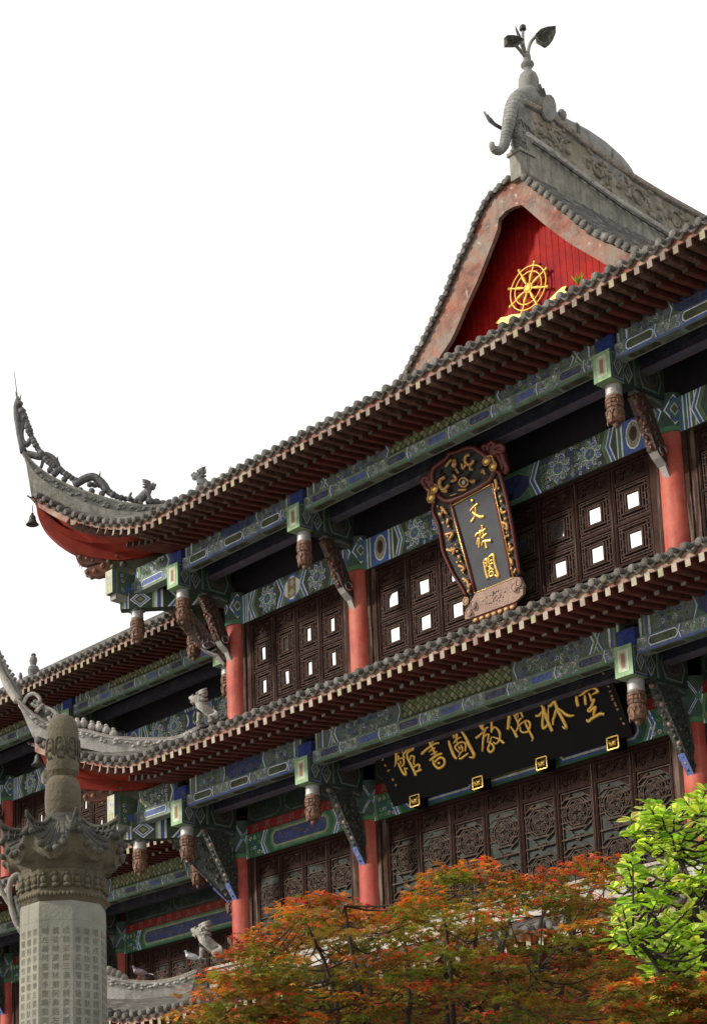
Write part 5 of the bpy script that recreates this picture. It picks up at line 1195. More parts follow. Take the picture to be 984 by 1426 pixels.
def goldblob(x,y,r): 
    p=S0(*A2(x,y))+n2*.02; (LSB if x<550 else RSB).ball(p,(r,r*.8,r),'old_gold',n=8,k=5)
for P in ([(270,570),(290,590),(310,620)],[(300,760),(350,750),(330,790)],[(310,860),(345,870),(365,850),(350,900)],[(390,970),(430,990),(410,1010)],[(420,1060),(450,1080),(465,1130)],[(640,380),(650,430),(640,460)],[(680,580),(690,610),(715,600)],[(700,680),(720,690),(725,730)],[(745,830),(740,870),(770,850)],[(750,930),(760,970)],[(390,900),(400,930)],[(270,640),(265,610)],[(320,650),(310,690)]):
    (LSB if P[0][0]<550 else RSB).tube(smoothpath([S0(*A2(x,y))+n2*.02 for x,y in P],3) if len(P)>2 else [S0(*A2(x,y))+n2*.02 for x,y in P],.028,'old_gold',n=6)
for i in range(46):
    t=rn.random()
    if i%2: x,y=lerp(240,460,t)+rn.uniform(-10,30),lerp(560,1150,t)+rn.uniform(-20,20)
    else: x,y=lerp(645,770,t)+rn.uniform(-15,15),lerp(400,1020,t)
    goldblob(x,y,rn.uniform(.018,.032))
LSB.build('side_panel',C0); RSB.build('side_panel',C0)
b=CRB
def g1b(P,r): b.tube(smoothpath([S0(*A1(x,y))+n2*.03 for x,y in P],3),r,'old_gold',n=7)
b.ball(S0(*A1(400,250))+n2*.03,(.055,.05,.06),'old_gold'); b.ball(S0(*A1(400,215))+n2*.03,(.035,.03,.035),'old_gold'); g1b([(375,200),(340,240),(320,270)],.025); g1b([(410,290),(440,330),(425,320)],.018)
b.tube([S0(*A1(540+42*math.cos(a),205+48*math.sin(a)))+n2*.03 for a in [k*.6 for k in range(9)]],.030,'old_gold',n=7); g1b([(510,250),(480,290),(470,240)],.024); g1b([(560,240),(545,290),(575,300)],.02)
g1b([(310,370),(265,400),(265,450),(300,490),(350,440)],.034); g1b([(300,480),(330,510),(280,500)],.02); g1b([(390,350),(420,390),(370,410)],.026); g1b([(550,400),(580,420),(590,390)],.026); g1b([(440,490),(480,490),(515,485)],.022); g1b([(660,330),(670,300),(690,345)],.022); g1b([(360,545),(425,525)],.012)
b.tube([S0(*A1(487+42*math.cos(a),418+42*math.sin(a)))+n2*.03 for a in [2*PI*k/14 for k in range(15)]],.02,'old_gold',n=6); b.ball(S0(*A1(487,418))+n2*.03,(.045,.02,.045),'jade')
for i in range(60):
    x,y=rn.uniform(240,700),rn.uniform(150,560)
    if y>600-(x-365)*.45 or y<310-(x-200)*.42: continue
    p=S0(*A1(x,y))+n2*.012; b.ball(p,(.05,.03,.012),'black_carving',n=6,k=4,T=Matrix.Rotation(rn.uniform(-.6,.2),3,'Y'))
b.build('crown',C0)
b=MB()
for x,y,r in ((215,480,.075),(182,560,.085),(705,215,.075),(768,265,.07)):
    p=S0(*A1(x,y))+n2*.04; b.ball(p,(r*.75,r*.4,r*.75),'gold',n=12); b.tube([p+V((r*math.cos(a),0,r*math.sin(a))) for a in [2*PI*k/14 for k in range(15)]],.014,'old_gold',n=6,cap=False)
    if x==182: g1b([(140,480),(160,500),(150,560),(170,610),(215,600)],.016); b.build('gilt_boss',C0); b=MB()
g1b([(690,190),(745,165),(770,220),(790,280),(765,320)],.018); b.build('gilt_boss',C0)
b=MB(); RC=MB()
for P in ([(100,450),(70,420),(80,380),(120,370),(130,400)],[(130,360),(160,330),(195,350),(185,390)],[(90,450),(130,500),(150,520)],[(650,130),(640,90),(660,70),(690,90),(680,120)],[(690,70),(720,40),(750,60),(745,110)],[(760,90),(800,65),(830,100),(810,140),(780,130)],[(815,140),(840,230),(865,290),(850,340)],[(770,160),(810,230),(820,300)]):
    (b if P[0][0]<400 else RC).tube(smoothpath([S0(*A1(x,y))-n2*.06 for x,y in P],3),.045,'plaque_red',n=7)
b.prism([S0(*A1(x,y))-n2*.05 for x,y in ((60,430),(90,370),(190,340),(200,470),(150,520))],-n2*.08,'plaque_red'); b.build('red_cloud_bracket',C0); b=RC
b.prism([S0(*A1(x,y))-n2*.05 for x,y in ((640,100),(720,45),(820,80),(860,290),(840,350),(780,300),(700,180))],-n2*.08,'plaque_red')
b.build('red_cloud_bracket',C0)
foot=[A2(*p) for p in ((500,1160),(750,1050),(800,1050),(830,1110),(825,1170),(780,1215),(470,1330),(430,1340),(430,1290),(470,1220))]
b=plat(foot,.012,.07,'pink_board','foot_board',keep=True)
for x,y in ((770,1120),(490,1240),(440,1215),(460,1290),(800,1090)): 
    p=S0(*A2(x,y))+n2*.02; b.ball(p,(.045,.02,.055),'pink_board'); b.tube([p+V((.06*math.cos(a),-.01,.07*math.sin(a))) for a in [2*PI*k/12 for k in range(13)]],.010,'old_gold' if x<460 else 'pink_board',n=5,cap=False)
for i in range(36):
    a=rn.uniform(0,6.3); r=rn.uniform(0,1); x,y=625+85*r*math.cos(a),1190+45*r*math.sin(a)-(.42)*(85*r*math.cos(a))*.9; b.ball(S0(*A2(x,y))+n2*.012,(.022,.012,.022),'pink_board',n=6,k=4)
b.ball(S0(*A2(627,1158))+n2*.012,(.025,.012,.025),'dim_interior'); b.build('foot_board',C0)
b=MB(); q=[A2(*p) for p in ((480,1330),(780,1220),(770,1270),(500,1370))]; b.prism([S0(x,y)-n2*.01 for x,y in q],-n2*.05,'plaque_red')
for i in range(7): b.ball(S0(*A2(500+i*42,1345-i*15))+n2*.0,(.06,.03,.04),'old_gold',n=8,k=5)
b.build('lower_rail',C0)
g=Zm(70/768,640,685)
TT=[[([(180,120),(205,145)],[.040,.044]),([(155,300),(200,240),(280,180)],[.020,.024,.034]),([(235,230),(240,310),(220,390),(175,460)],[.020,.024,.026,.034]),([(195,310),(240,345),(320,385),(375,370)],[.034,.036,.044,.028])],
 [([(345,505),(345,570),(365,660),(350,720)],[.032,.028,.024,.02]),([(300,600),(345,600),(400,560)],[.034,.032,.024]),([(300,620),(320,640),(310,680)],[.034,.036,.028]),([(230,690),(265,640),(290,630)],[.022,.026,.02]),([(290,700),(270,760),(260,810)],[.024,.026,.018]),([(300,700),(295,780),(290,860)],[.022,.026,.024]),([(330,710),(370,670),(420,635)],[.024,.026,.024]),([(335,825),(355,760),(420,750),(480,745)],[.022,.024,.034,.046]),([(385,760),(400,820),(410,860)],[.022,.028,.034])],
 [([(365,1070),(380,1150),(400,1240),(430,1330)],[.022,.026,.030,.034]),([(365,1070),(410,1020),(415,1100),(395,1160)],[.022,.028,.024,.02]),([(380,1100),(410,1080)],[.016,.016]),([(440,1000),(445,1070),(460,1130)],[.022,.026,.022]),([(440,1000),(500,960),(520,980),(530,1080),(560,1190),(590,1290),(530,1270)],[.022,.032,.034,.032,.032,.036,.018]),([(455,1060),(500,1035)],[.016,.016]),([(460,1110),(510,1080)],[.018,.016]),([(430,1150),(470,1130),(450,1190)],[.018,.022,.016]),([(430,1220),(480,1170),(515,1200)],[.018,.024,.022]),([(450,1230),(460,1290),(510,1270),(500,1215),(450,1235)],[.02,.022,.022,.02,.018])]]
for st in TT:
    b=MB()
    for pts,w in st: brush(b,g,pts,[q*.85 for q in w])
    b.build('gold_character',C0)
b=MB(); b.beam((6.83-.3,-.62,15.12),(6.83-.3,-.12,15.35),.05,.05,'dark_wood'); b.beam((6.83+.3,-.62,15.12),(6.83+.3,-.12,15.35),.05,.05,'dark_wood'); b.beam((6.83-.3,-.14,15.33),(6.83+.3,-.14,15.33),.05,.05,'dark_wood'); b.build('hanger',C0)
# ================================================================= THE WING (set back on the left)
YW=3.1; G_=empty('temple_wing',(-9,YW,0),'side wing of the temple set back behind the stone pillar, with its own tiled eaves','temple wing')
XW=[-21.5,-16.9,-12.3,-7.75,-2.3]; dzU,dzW=-.25,-.215
wrest=MB(); LW=21.0
for key,E,sl,tr in (('B',EB-.2,.37,'B'),('W',EW-.22,.45,'W'),('U',EU-.25,.6,'U')):
    r_=roof_edge(G_,E,lambda u,v,z: V((-21.8+u,YW+v,z)),0,LW,LW,key,lambda d:0,(False,False),sl,-.02 if tr!='U' else 2.5,True,tr,single=None,rest=wrest)
wrest.build('rafters',G_,kind='stuff')
b=MB(); b.box((-21.8,YW-.1,18.0),(-.8,YW+2.6,18.1),'tile'); b.box((-21.8,YW+2.4,0),(-.8,YW+2.6,18.0),'red_wood'); b.box((-21.8,YW+.02,0),(-.8,YW+.12,7.5),'red_wood'); b.build('wing_wall',G_)
for x in XW:
    make_column(G_,x,YW,13.0,zU+dzU,.62,kind='U'); make_column(G_,x,YW,7.0,zW+dzW,.70,kind='W')
    for zr,z1,kd,m in ((zU+dzU,16.31,'U','U'),(zW+dzW,11.73,'W','W')):
        post(G_,x,YW,zr,'wing'); T=lambda a,c,z,x=x: V((x+c,YW+a,z)); tie_beam(G_,T,zr,z1); 
        if x<-5: strut(G_,T,zr,kd)
for i in range(4):
    a,b_=XW[i]+.2,XW[i+1]-.2; big=False
    for zr,z0,zs_,z1,kd,zb in ((zU+dzU,15.75,15.995,16.31,'U',13.0),(zW+dzW,11.08,11.31,11.73,'W',7.7)):
        lintel(G_,a,b_,YW-.1,zr,kd,kd=='U' and i==3); doors(G_,a,b_,YW-.03,zr-.06,kd,6 if i<3 else 7,zb)
        eave_beam(G_,XW[i]+.165,XW[i+1]-.165,YW-1.5,z0,zs_,z1,'',True)
        m=MB(); m.box((XW[i]+.1,YW-.80,zr+.72),(XW[i+1]-.1,YW-.66,zr+.95),'painted',(.03,.03,.05)); m.build('inner_beam',G_)
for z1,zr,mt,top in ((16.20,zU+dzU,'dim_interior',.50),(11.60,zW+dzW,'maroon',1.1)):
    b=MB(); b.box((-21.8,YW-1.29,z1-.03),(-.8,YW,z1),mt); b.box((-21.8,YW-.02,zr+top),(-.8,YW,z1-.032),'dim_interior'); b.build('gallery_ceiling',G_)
# small seated figures on the wing's roof
def figure(px_,py_,h,lab):
    base=onY(px_,py_,YW-1.9); b=MB(); m='lion_clay'
    b.lathe([(.20,0),(.22,.06),(.15,.16),(.17,.34),(.19,.46),(.15,.58),(.08,.64),(.10,.70),(.125,.78),(.11,.88),(.05,.95),(.09,.97),(.05,1.02)],base-V((0,0,.15)),m,n=12,mod=lambda a,z:1+.08*math.cos(3*a+z*9))
    for v in range(len(b.v)): p=V(b.v[v])-base; b.v[v]=tuple(base+p*h)
    o=b.build('roof_figure'); o['label']=lab; o['category']='roof figure'; o['group']='figures on the roof edge of the wing'
figure(47,948,.78,'tall dark clay figure on the edge of the wing roof, behind the curled ridge tip')
figure(29,957,.42,'short round clay figure on the wing roof edge, left of the taller figure')
# ================================================================= STONE PILLAR
DP=14.
def mp(x,y): return CC+ray(x,y)*DP
base=mp(88.5,1300); base.z=0; PX=DP/CF
def zM(y): 
    r=ray(88.5,y); t=math.hypot(base.x-CC.x,base.y-CC.y)/math.hypot(r.x,r.y); return CC.z+r.z*t
K=empty('stone_pillar',base,'tall octagonal carved stone pillar with inscribed shaft and budded top, in the left foreground','stone pillar')
TH=math.radians(52.7-77)
def oct_(b,prof,m,rot=TH,n=8,c=None,smooth=False):
    for (r0,z0),(r1,z1) in zip(prof,prof[1:]):
        for k in range(n):
            a0,a1=rot+2*PI*k/n,rot+2*PI*(k+1)/n
            P=[base+V((r*math.cos(a),r*math.sin(a),z)) for r,a,z in ((r0,a0,z0),(r0,a1,z0),(r1,a1,z1),(r1,a0,z1))]; b.poly(P,m,smooth=smooth)
b=MB(); prof=[(0,995.5),(8,996.5),(15,1000),(19.5,1006),(22.0,1015),(23,1030),(22.6,1048),(23.0,1060),(23.2,1068),(22.5,1076),(18,1082),(17,1083)]
b.lathe([(max(.001,r*PX),zM(y)) for r,y in prof[::-1]],(base.x,base.y,0),'pillar_stone',n=32,mod=lambda a,z:1+(.012*abs(math.sin(a*9)) if z<zM(1064) else 0))
bud=b.build('bud',K)
nb=MB()
for k in range(8):   # niches with seated figures, one per side
    a=TH+PI/8+2*PI*k/8; R=23.0*PX; c=base+V((R*math.cos(a),R*math.sin(a),0)); t=V((-math.sin(a),math.cos(a),0)); o=V((math.cos(a),math.sin(a),0)); w=.036
    arch=[(-w,1056),(-w,1040)]; 
    P=[c+t*x+V((0,0,zM(y))) for x,y in ((-w,1056),(-w,1040))]+[c+t*(-w*math.cos(q))+V((0,0,zM(1040)+w*1.3*math.sin(q))) for q in (.5,1.,1.57,2.1,2.6)]+[c+t*x+V((0,0,zM(y))) for x,y in ((w,1040),(w,1056))]
    nb.tube([p+o*.002 for p in P],.006,'pillar_stone',n=5); nb.ball(c+o*-.004+V((0,0,zM(1038))),.013,'pillar_stone',n=8,k=5); nb.ball(c+o*-.006+V((0,0,zM(1047))),(.022,.022,.024),'pillar_stone',n=8,k=5)
    for q in (-1,0,1): nb.tube([c+o*.002+t*(q*.018-.009)+V((0,0,zM(1057))),c+o*.002+t*(q*.018+.012)+V((0,0,zM(1062)))],.005,'pillar_dark',n=4)
nb.build('niche_relief',bud)
b=MB(); b.lathe([(r*PX,zM(y)) for r,y in [(17,1083.1),(18.5,1085),(22.5,1089),(24.8,1096),(25.6,1106),(25.8,1118),(25.2,1130),(23,1139),(21,1141)][::-1]],(base.x,base.y,0),'pillar_stone',n=32); b.build('jar',K)
b=MB(); n=28; rows=[]      # eight-sided roof with upturned corners and carved swags
def roofpt(a,t,under=False):
    q=((a-TH)%(PI/4))/(PI/4); c=abs(q-.5)*2      # 1 at the corners
    Rb=88*PX*(.925+.075*c**2); rr=lerp(24*PX,Rb,t); 
    z=lerp(zM(1137),zM(1196),t**.75)+ (zM(1150)-zM(1188))*c**2.2*t**2
    return base+V((rr*math.cos(a),rr*math.sin(a),z))
NA=96; NT=12
for i in range(NT+1): rows.append([roofpt(2*PI*j/NA+TH,i/NT)+V((0,0,(.012*abs(math.sin(9*((2*PI*j/NA)%(PI/4))*2.2)) if i>2 else 0))) for j in range(NA)])
for i in range(NT):
    for j in range(NA): b.poly([rows[i][j],rows[i][(j+1)%NA],rows[i+1][(j+1)%NA],rows[i+1][j]],'pillar_dark',smooth=True)
low=[[p-V((0,0,.05+.012*math.sin(j*1.6))) for j,p in enumerate(rows[-1])]]
for t,dz,rs in ((.9,.10,.93),(.8,.15,.84)): low.append([base+V(((p.x-base.x)*rs,(p.y-base.y)*rs,0))+V((0,0,p.z-dz if t>.85 else lerp(p.z-dz,zM(1206),.75))) for p in rows[-1]])
low.append([base+V(((p.x-base.x)*.70,(p.y-base.y)*.70,zM(1212))) for p in rows[-1]])
L_=[rows[-1]]+low
for i in range(len(L_)-1):
    for j in range(NA): b.poly([L_[i][j],L_[i][(j+1)%NA],L_[i+1][(j+1)%NA],L_[i+1][j]],'pillar_dark' if i<1 else 'pillar_stone',smooth=True)
cap=b.build('eave_cap',K)
b=MB()
for k in range(8):   # corner ridges and drapery folds between them
    a=TH+2*PI*k/8
    P=[roofpt(a,t)+V((0,0,.018)) for t in (.12,.3,.5,.7,.85,1.)]+[roofpt(a,1.)+V((.02*math.cos(a),.02*math.sin(a),.055))]
    b.tube(smoothpath(P,3),[.012,.014,.016,.018,.02,.021,.010],'pillar_dark',n=7)
    for q in range(1,7):
        s_=(q-.5)/6; aa=a+PI/4*s_
        b.tube([roofpt(aa,t)+V((0,0,.004)) for t in (.35,.55,.75,.92,1.0)],[.008,.012,.014,.016,.012],'pillar_dark',n=6)
        b.ball(roofpt(aa,1.0)-V((0,0,.03)),(.030,.030,.026),'pillar_dark',n=7,k=5)
    for q in (0.18,.82):
        aa=a+PI/4*q
        for w_ in range(3):
            A=[roofpt(a+(aa-a)*t,.55+.14*w_+.1*t)+V((0,0,.02)) for t in (0,.25,.5,.75,1.)] if q<.5 else [roofpt(a+PI/4-(a+PI/4-aa)*t,.55+.14*w_+.1*t)+V((0,0,.02)) for t in (0,.25,.5,.75,1.)]
            b.tube(A,.010,'pillar_dark',n=5)
b.build('cap_carving',cap)
b=MB(); oct_(b,[(70*PX,zM(1196)),(66*PX,zM(1208)),(60*PX,zM(1216)),(59*PX,zM(1222))],'pillar_stone'); oct_(b,[(62*PX,zM(1222)),(62*PX,zM(1252)),(65*PX,zM(1255)),(65*PX,zM(1260)),(60*PX,zM(1266)),(54*PX,zM(1273)),(50*PX,zM(1273))],'pillar_stone'); nk=b.build('carved_band',K)
b=MB()
for k in range(8):   # row of seated figures on each side of the band
    a=TH+PI/8+2*PI*k/8; ap=62*PX*math.cos(PI/8); c=base+V((ap*math.cos(a),ap*math.sin(a),0)); t=V((-math.sin(a),math.cos(a),0))
    for q in (-1,0,1):
        p=c+t*q*.085; b.ball(p+V((0,0,zM(1229))),.015,'pillar_stone',n=8,k=5); b.ball(p+V((0,0,zM(1237))),(.026,.026,.030),'pillar_stone',n=8,k=5); b.ball(p+V((0,0,zM(1245))),(.036,.030,.018),'pillar_stone',n=8,k=5)
        b.tube([p+t*(-.04)+V((0,0,zM(1247))),p+t*(-.038)+V((0,0,zM(1232))),p+V((0,0,zM(1224.5))),p+t*.038+V((0,0,zM(1232))),p+t*.04+V((0,0,zM(1247)))],.006,'pillar_stone',n=5)
    for q in range(9): b.ball(base+V((65*PX*math.cos(PI/8)*math.cos(a),65*PX*math.cos(PI/8)*math.sin(a),0))+t*(q-4)*.031+V((0,0,zM(1257.5))),.016,'pillar_stone',n=6,k=4)
b.build('figure_relief',nk)
b=MB(); oct_(b,[(0,zM(1263)),(59.5*PX,zM(1264)),(61*PX,zM(1270)),(61.5*PX,zM(1292)),(61.2*PX,zM(1293)),(64.5*PX,zM(1700)),(66*PX,.55),(90*PX,.54),(92*PX,.3),(110*PX,.29),(110*PX,0)],'pillar_shaft'); sh=b.build('shaft',K)
# engraved columns of characters (Buddhist transliteration text)
TXT='曩謨婆誐嚩帝怛囉路枳也鉢囉底尾始瑟吒野沒馱唵尾戍駄娑麼三滿多縛婆娑頗囉拏誐底誐賀曩娑嚩婆嚩秫第阿鼻詵左覩素蘖多嚩囉嚩左曩阿蜜栗多毘曬罽阿賀囉阿庾散陀囉抳戍馱野'
cache={}
def glyph(ch):
    if ch not in cache:
        cu=bpy.data.curves.new('t','FONT'); cu.body=ch; cu.size=1; cu.align_x='CENTER'; cu.resolution_u=2; cu.fill_mode='FRONT'
        o=bpy.data.objects.new('t',cu); COL.objects.link(o); dg=bpy.context.evaluated_depsgraph_get(); dg.update(); me=bpy.data.meshes.new_from_object(o.evaluated_get(dg))
        cache[ch]=([v.co.copy() for v in me.vertices],[tuple(p.vertices) for p in me.polygons]); bpy.data.objects.remove(o); bpy.data.curves.remove(cu)
    return cache[ch]
b=MB(); ti=0
for k in (-3,-2,-1,0,1):
    a=TH+PI/8+2*PI*k/8
    for q in (1,0,-1) :
        y=1300
        while y<1500:
            R=lerp(61.2,64.5,(y-1293)/407)*PX*math.cos(PI/8)+.0015; c=base+V((R*math.cos(a),R*math.sin(a),0)); t=V((-math.sin(a),math.cos(a),0))
            vs,fs=glyph(TXT[ti%len(TXT)]); ti+=1; s_=.053; ox=c+t*q*.075+V((0,0,zM(y+11)))
            b.faces([ox+t*(v.x*s_)+V((0,0,v.y*s_)) for v in vs],fs,'carved_letter'); y+=12.3
b.build('inscription',sh)
# ================================================================= PIGEONS
def pigeon(base,fw,label,c1,c2):
    fw=V(fw).normalized(); sd=V((-fw.y,fw.x,0)); e=empty('pigeon',base,label,'pigeon','pigeons on the lowest roof ridge'); s=1.25
    Q=lambda f,c,z: V(base)+(fw*f+sd*c+V((0,0,z)))*s
    P=[Q(-.06,0,.10),Q(.0,0,.115),Q(.05,0,.135),Q(.075,0,.175),Q(.085,0,.205),Q(.11,0,.20),Q(-.12,0,.085)]; R=[.045*s,.055*s,.045*s,.026*s,.026*s,.012*s,.028*s]
    def colf(p):
        z=(p.z-base[2])/s; return c2 if z>.155 else c1
    skinmesh('body',P,[(1,0),(1,2),(2,3),(3,4),(4,5),(0,6)],R,'attr_plain',e,root=1,col=colf)
    for k in (-1,1):
        b=MB(); b.prism([Q(.04,k*.052,.15),Q(.03,k*.056,.09),Q(-.08,k*.05,.075),Q(-.17,k*.02,.075),Q(-.08,k*.05,.12)],sd*k*.008,'attr_plain',tuple(x*.75 for x in c1)); b.build('wing',e)
        b=MB(); b.tube([Q(.0,k*.02,.07),Q(.01,k*.02,0)],.006*s,'attr_plain',(.35,.10,.08),n=5); b.tube([Q(.01,k*.02,.003),Q(.04,k*.02,.003)],.004*s,'attr_plain',(.35,.10,.08),n=4); b.build('leg',e)
    b=MB(); b.prism([Q(-.12,.025,.085),Q(-.12,-.025,.085),Q(-.22,-.035,.06),Q(-.22,.035,.06)],V((0,0,.012)),'attr_plain',(.5,.48,.48) if c1[0]>.2 else (.3,.29,.3)); b.build('tail',e)
    b=MB(); b.tube([Q(.105,0,.20),Q(.135,0,.193)],[.009*s,.002*s],'attr_plain',(.05,.05,.05),n=5); b.build('beak',e)
pigeon(onD(194,1364),(-1,-1,0),'brownish pigeon with white tail standing alone on the curved white ridge',(.26,.19,.20),(.10,.07,.11))
pigeon(onD(267,1344)+V((0,0,.02)),(-1,-.9,0),'pale grey pigeon perched in front of the stone lion on the ridge',(.50,.52,.55),(.20,.23,.27))
# ================================================================= TREES
def limb(b,P,r0,r1,m='bark',n=6):
    Q=smoothpath(P,3); b.tube(Q,[lerp(r0,r1,i/(len(Q)-1)) for i in range(len(Q))],m,n=n)
def pt(x,y,d): return CC+ray(x,y)*d
def maple_leaf(b,c,n,fwd,s,col,rn):
    n=n.normalized(); f=(fwd-n*fwd.dot(n)).normalized(); r=n.cross(f); P=[]
    for k,(a,L) in enumerate(((0,1),(28,.34),(48,.86),(72,.30),(95,.62),(125,.2),(180,.12),(-125,.2),(-95,.62),(-72,.30),(-48,.86),(-28,.34))):
        q=math.radians(a); droop=-.18*L*L; P.append(c+(f*math.cos(q)*L+r*math.sin(q)*L+n*droop)*s)
    i=len(b.v); k=b.mat('leaf'); b.v.append(tuple(c)); b.v+=[tuple(p) for p in P]
    for j in range(12): b.f.append((i,i+1+j,i+1+(j+1)%12)); b.c.append(col); b.m.append(k); b.s.append(False)
rn=random.Random(77)
mt=pt(600,1426,10.8); mt.z=0
TM=empty('maple_tree',mt,'red and green Japanese maple with layered foliage, in front of the lower doors','maple tree')
cr=MB(); br=MB()
# pads of foliage: (x, y, half width px, half height px, depth, redness)
pads=[]
topline=[(268,1400),(285,1378),(308,1352),(330,1318),(352,1302),(385,1288),(405,1262),(430,1245),(470,1244),(500,1262),(530,1274),(560,1262),(590,1232),(620,1206),(655,1200),(690,1212),(720,1222),(755,1210),(800,1200),(835,1192),(860,1212),(890,1222)]
for i,(x,y) in enumerate(topline):
    pads.append((x,y+8,rn.uniform(30,46),rn.uniform(6,10),rn.uniform(10.,11.6),1.))
def topy(x): return interp(topline,x) if x<890 else lerp(1222,1390,min(1,(x-890)/60))
for k in range(380):
    x=rn.uniform(262,1040); ty=topy(x)
    if x>900: ty=1335
    y=ty+14+(1470-ty)*rn.random()**1.05
    if 850<x<905 and y<1290: continue
    if x<340 and y<1345+ (340-x)*.9: continue
    pads.append((x,y,rn.uniform(24,50),rn.uniform(5,9),rn.uniform(9.4,12.4),rn.uniform(.35,.9) if rn.random()<(.5 if y<ty+80 else .32) else 0.06))
for k in range(26): pads.append((rn.uniform(862,1040),rn.uniform(1352,1450),rn.uniform(24,40),rn.uniform(5,8),rn.uniform(7.5,8.0),rn.choice((.7,.3,.05))))
cols_red=[(.48,.10,.018),(.52,.16,.022),(.42,.060,.020),(.46,.20,.03),(.30,.055,.022),(.38,.13,.03)]
cols_grn=[(.11,.12,.015),(.15,.14,.017),(.18,.155,.02),(.075,.085,.012),(.22,.14,.02),(.17,.09,.016),(.12,.13,.015),(.14,.055,.016)]
hub=[V((mt.x,mt.y,1.3)),]
main=[pt(x,y,rn.uniform(9.9,12)) for x,y in ((480,1262),(420,1275),(350,1325),(280,1395),(560,1290),(610,1240),(660,1225),(720,1245),(780,1225),(840,1215),(700,1300),(520,1340),(620,1330),(400,1350),(330,1390),(800,1300),(880,1370),(960,1400),(460,1330),(750,1350))]
tk=MB(); 
fork=V((mt.x,mt.y,1.5)); limb(tk,[mt,mt+V((.05,.03,.7)),fork],.10,.07,n=9); tk.build('trunk',TM)
mains=[]
for j,m_ in enumerate(main):
    mid=fork.lerp(m_,.55)+V((rn.uniform(-.2,.2),rn.uniform(-.2,.2),-.25)); m2=fork.lerp(m_,.85)+V((rn.uniform(-.1,.1),rn.uniform(-.1,.1),-.06)); P=[fork,mid,m2,m_]; limb(br,P,.028,.006,n=6); Q=smoothpath(P,8); mains+=Q[9:]
for (x,y,w,h,d,red) in pads:
    c=pt(x,y,d); u=V(CR[0]); pxm=d/CF; W=w*pxm; Hh=h*pxm
    near=min(mains,key=lambda q:(q-c).length); sub=c-V((0,0,.03))
    if (near-c).length<.75: limb(br,[near,near.lerp(sub,.5)+V((0,0,-.05)),sub],.006,.002,n=4)
    tilt=V((rn.uniform(-.15,.15),rn.uniform(-.15,.15),1)).normalized(); N=int(rn.uniform(72,112)); pr=rn.sample(cols_red,2); pg=rn.sample(cols_grn,2); pv=rn.uniform(.75,1.25)
    for i in range(N):
        a=rn.uniform(0,2*PI); r=math.sqrt(rn.random()); z=rn.gauss(0,.5)
        p=c+V((math.cos(a)*W*r,math.sin(a)*W*r,0)); p+=V((0,0,-(tilt.x*(p.x-c.x)+tilt.y*(p.y-c.y))))+V((0,0,z*Hh-.10*W*r*r))
        n_=V((rn.gauss(0,.32),rn.gauss(0,.32),1)); f=V((math.cos(a),math.sin(a),rn.uniform(-.5,-.1)))
        top=(z>-.15)
        col=rn.choice(pr) if rn.random()<(red*(.96 if top else .25)) else rn.choice(pg)
        col=tuple(q*pv for q in col)
        if rn.random()<.012: col=(.5,.02,.04)
        maple_leaf(cr,p,n_,f,rn.uniform(.028,.045),tuple(q*rn.uniform(.8,1.2) for q in col),rn)
cr.build('crown',TM); br.build('branch',TM)
# bright broad-leaved tree on the right
gt=pt(1010,1426,8.6); gt.z=0
TG=empty('broadleaf_tree',gt,'tree with large bright yellow-green leaves at the lower right, in front of the red column','tree')
def broad_leaf(b,c,d,n,s,col):
    d=d.normalized(); n=(n-d*n.dot(d)).normalized(); r=d.cross(n); prof=[(0,.0),(.18,.14),(.42,.27),(.66,.33),(.86,.24),(.97,.09),(1.03,0)]
    i=len(b.v); k=b.mat('leaf_bright'); cen=[];Lf=[];Rg=[]
    for t,w in prof:
        q=c+d*t*s+n*(-.22*t*t*s); cen.append(q-n*.03*s); Lf.append(q+r*w*s+n*.06*w*s); Rg.append(q-r*w*s+n*.06*w*s)
    m=len(prof); b.v+=[tuple(p) for p in cen+Lf+Rg]
    for j in range(m-1):
        for o in (m,2*m):
            b.f.append((i+j,i+j+1,i+o+j+1,i+o+j)); b.c.append(col); b.m.append(k); b.s.append(True)
cr=MB(); br=MB(); tk=MB(); limb(tk,[gt,gt+V((.04,0,1.2)),pt(1000,1440,8.6)],.09,.05,n=9); tk.build('trunk',TG)
root=pt(1000,1440,8.6); ends=[]
gc=[(.38,.52,.05),(.30,.46,.045),(.48,.60,.08),(.22,.37,.035),(.15,.28,.03),(.54,.62,.15)]
tips=[(868,1165),(890,1130),(905,1122),(925,1140),(945,1125),(970,1110),(983,1100),(1000,1120),(880,1190),(862,1215),(850,1235),(880,1225),(905,1180),(930,1175),(955,1160),(980,1150),(1010,1160),(900,1215),(925,1210),(950,1200),(975,1190),(1005,1200),(850,1285),(866,1262),(885,1255),(910,1250),(935,1245),(960,1235),(985,1230),(1010,1240),(848,1300),(870,1295),(895,1290),(920,1285),(945,1280),(970,1270),(995,1275),(880,1320),(905,1325),(930,1320),(955,1315),(980,1310),(1005,1310),(900,1350),(925,1355),(950,1350),(975,1345),(1000,1350),(925,1380),(945,1375),(970,1380),(1000,1385),(990,1410),(950,1412),(970,1425),(1010,1425),(1020,1300),(1030,1220),(1035,1380),(895,1300),(915,1340),(940,1300)]
arms=[]
for P in ([(1000,1440),(985,1340),(960,1240),(935,1160)],[(1000,1440),(990,1320),(985,1200),(980,1120)],[(1000,1440),(955,1370),(915,1290),(885,1225)],[(1000,1440),(1015,1330),(1025,1230),(1030,1150)],[(1000,1440),(960,1400),(920,1350),(880,1300)]):
    dd_=rn.uniform(8.1,9.1); Q=[pt(x,y,lerp(8.6,dd_,i/3)) for i,(x,y) in enumerate(P)]; limb(br,Q,.028,.008,n=7); arms+=smoothpath(Q,6)
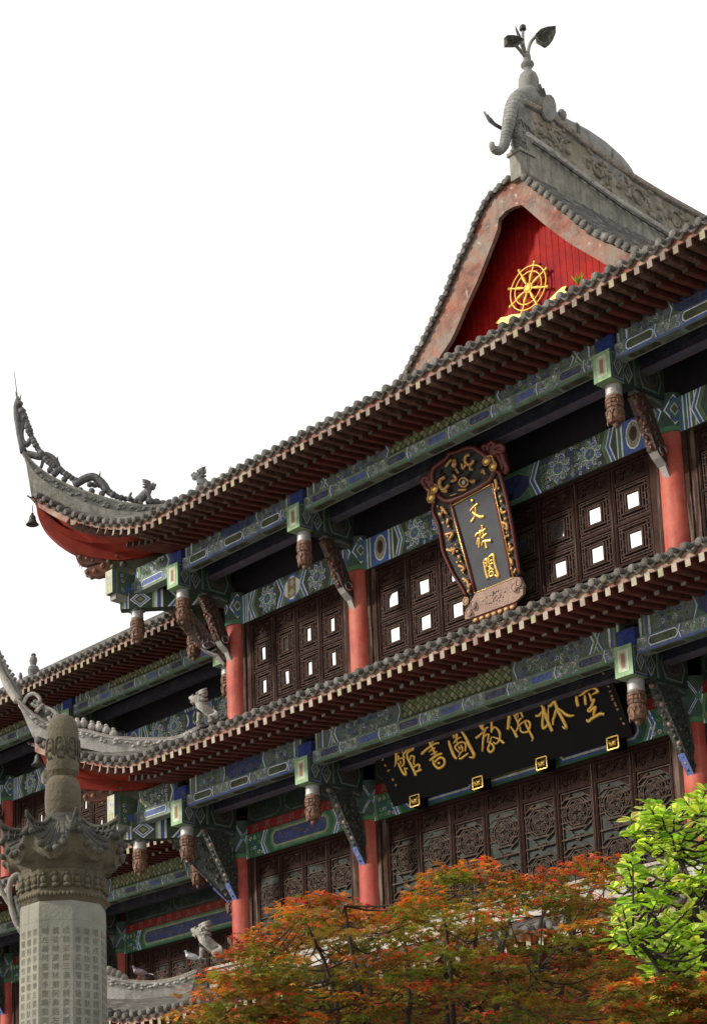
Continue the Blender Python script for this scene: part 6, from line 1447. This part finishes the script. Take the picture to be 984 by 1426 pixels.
for x,y in tips+[(x+rn.uniform(-14,14),y+rn.uniform(-14,14)) for x,y in tips for _ in range(4 if x>900 else 2) if x>862]:
    e=pt(x,y,rn.uniform(8.0,9.3)); near=min(arms,key=lambda q:(q-e).length); mid=near.lerp(e,.5)+V((0,0,-.05)); limb(br,[near,mid,e],.007,.003,n=5)
    ax=(e-mid).normalized()
    for i in range(rn.randint(9,13)):
        t=rn.random(); p=mid.lerp(e,.35+.65*t); a=rn.uniform(0,2*PI); side=V((math.cos(a),math.sin(a),rn.uniform(-.35,.55))); d=(side+ax*.7*t+V((0,0,.25*t)))
        broad_leaf(cr,p,d,V((rn.gauss(0,.3),rn.gauss(0,.3),1)),rn.uniform(.036,.072),tuple(q*rn.uniform(.85,1.15) for q in rn.choice(gc)))
cr.build('crown',TG); br.build('branch',TG)
# ================================================================= ground, light, camera
g=MB(); g.poly([(-300,-300,0),(300,-300,0),(300,300,0),(-300,300,0)],'paving'); g.build('ground',kind='structure')
w=bpy.data.worlds.new('World'); sc.world=w; w.use_nodes=True; nt=w.node_tree; N=nt.nodes; L=nt.links; bg=N['Background']
SUN_AZ=(-.60,-.80); SUN_EL=math.radians(27)
sky=N.new('ShaderNodeTexSky'); sky.sky_type='NISHITA'; sky.sun_disc=False; sky.sun_elevation=SUN_EL; sky.sun_rotation=math.atan2(SUN_AZ[0],SUN_AZ[1]); sky.dust_density=4; sky.air_density=1
mx=N.new('ShaderNodeMix'); mx.data_type='RGBA'; mx.inputs[0].default_value=.88; L.new(sky.outputs[0],mx.inputs[6]); mx.inputs[7].default_value=(9.8,9.75,9.7,1)
L.new(mx.outputs[2],bg.inputs['Color']); bg.inputs['Strength'].default_value=.118
sd=bpy.data.lights.new('sun','SUN'); sd.energy=5.0; sd.angle=math.radians(6); sd.color=(1,.93,.82); so=bpy.data.objects.new('sun',sd); COL.objects.link(so)
dv=V((SUN_AZ[0]*math.cos(SUN_EL),SUN_AZ[1]*math.cos(SUN_EL),math.sin(SUN_EL))); so.rotation_euler=dv.to_track_quat('Z','Y').to_euler(); so.location=dv*60
cd=bpy.data.cameras.new('camera'); co=bpy.data.objects.new('camera',cd); COL.objects.link(co); sc.camera=co
M=Matrix(((CR[0][0],CR[1][0],-CR[2][0],CC.x),(CR[0][1],CR[1][1],-CR[2][1],CC.y),(CR[0][2],CR[1][2],-CR[2][2],CC.z),(0,0,0,1))); co.matrix_world=M
cd.sensor_fit='VERTICAL'; cd.sensor_height=36; cd.lens=CF*36/1426; cd.shift_x=(492-CX)/1426; cd.shift_y=(CY-713)/1426; cd.clip_start=.1; cd.clip_end=2000
vs=sc.view_settings; vs.view_transform='Standard'; vs.look='None'; vs.exposure=0.1; vs.gamma=1
sc.render.resolution_x=706; sc.render.resolution_y=1024
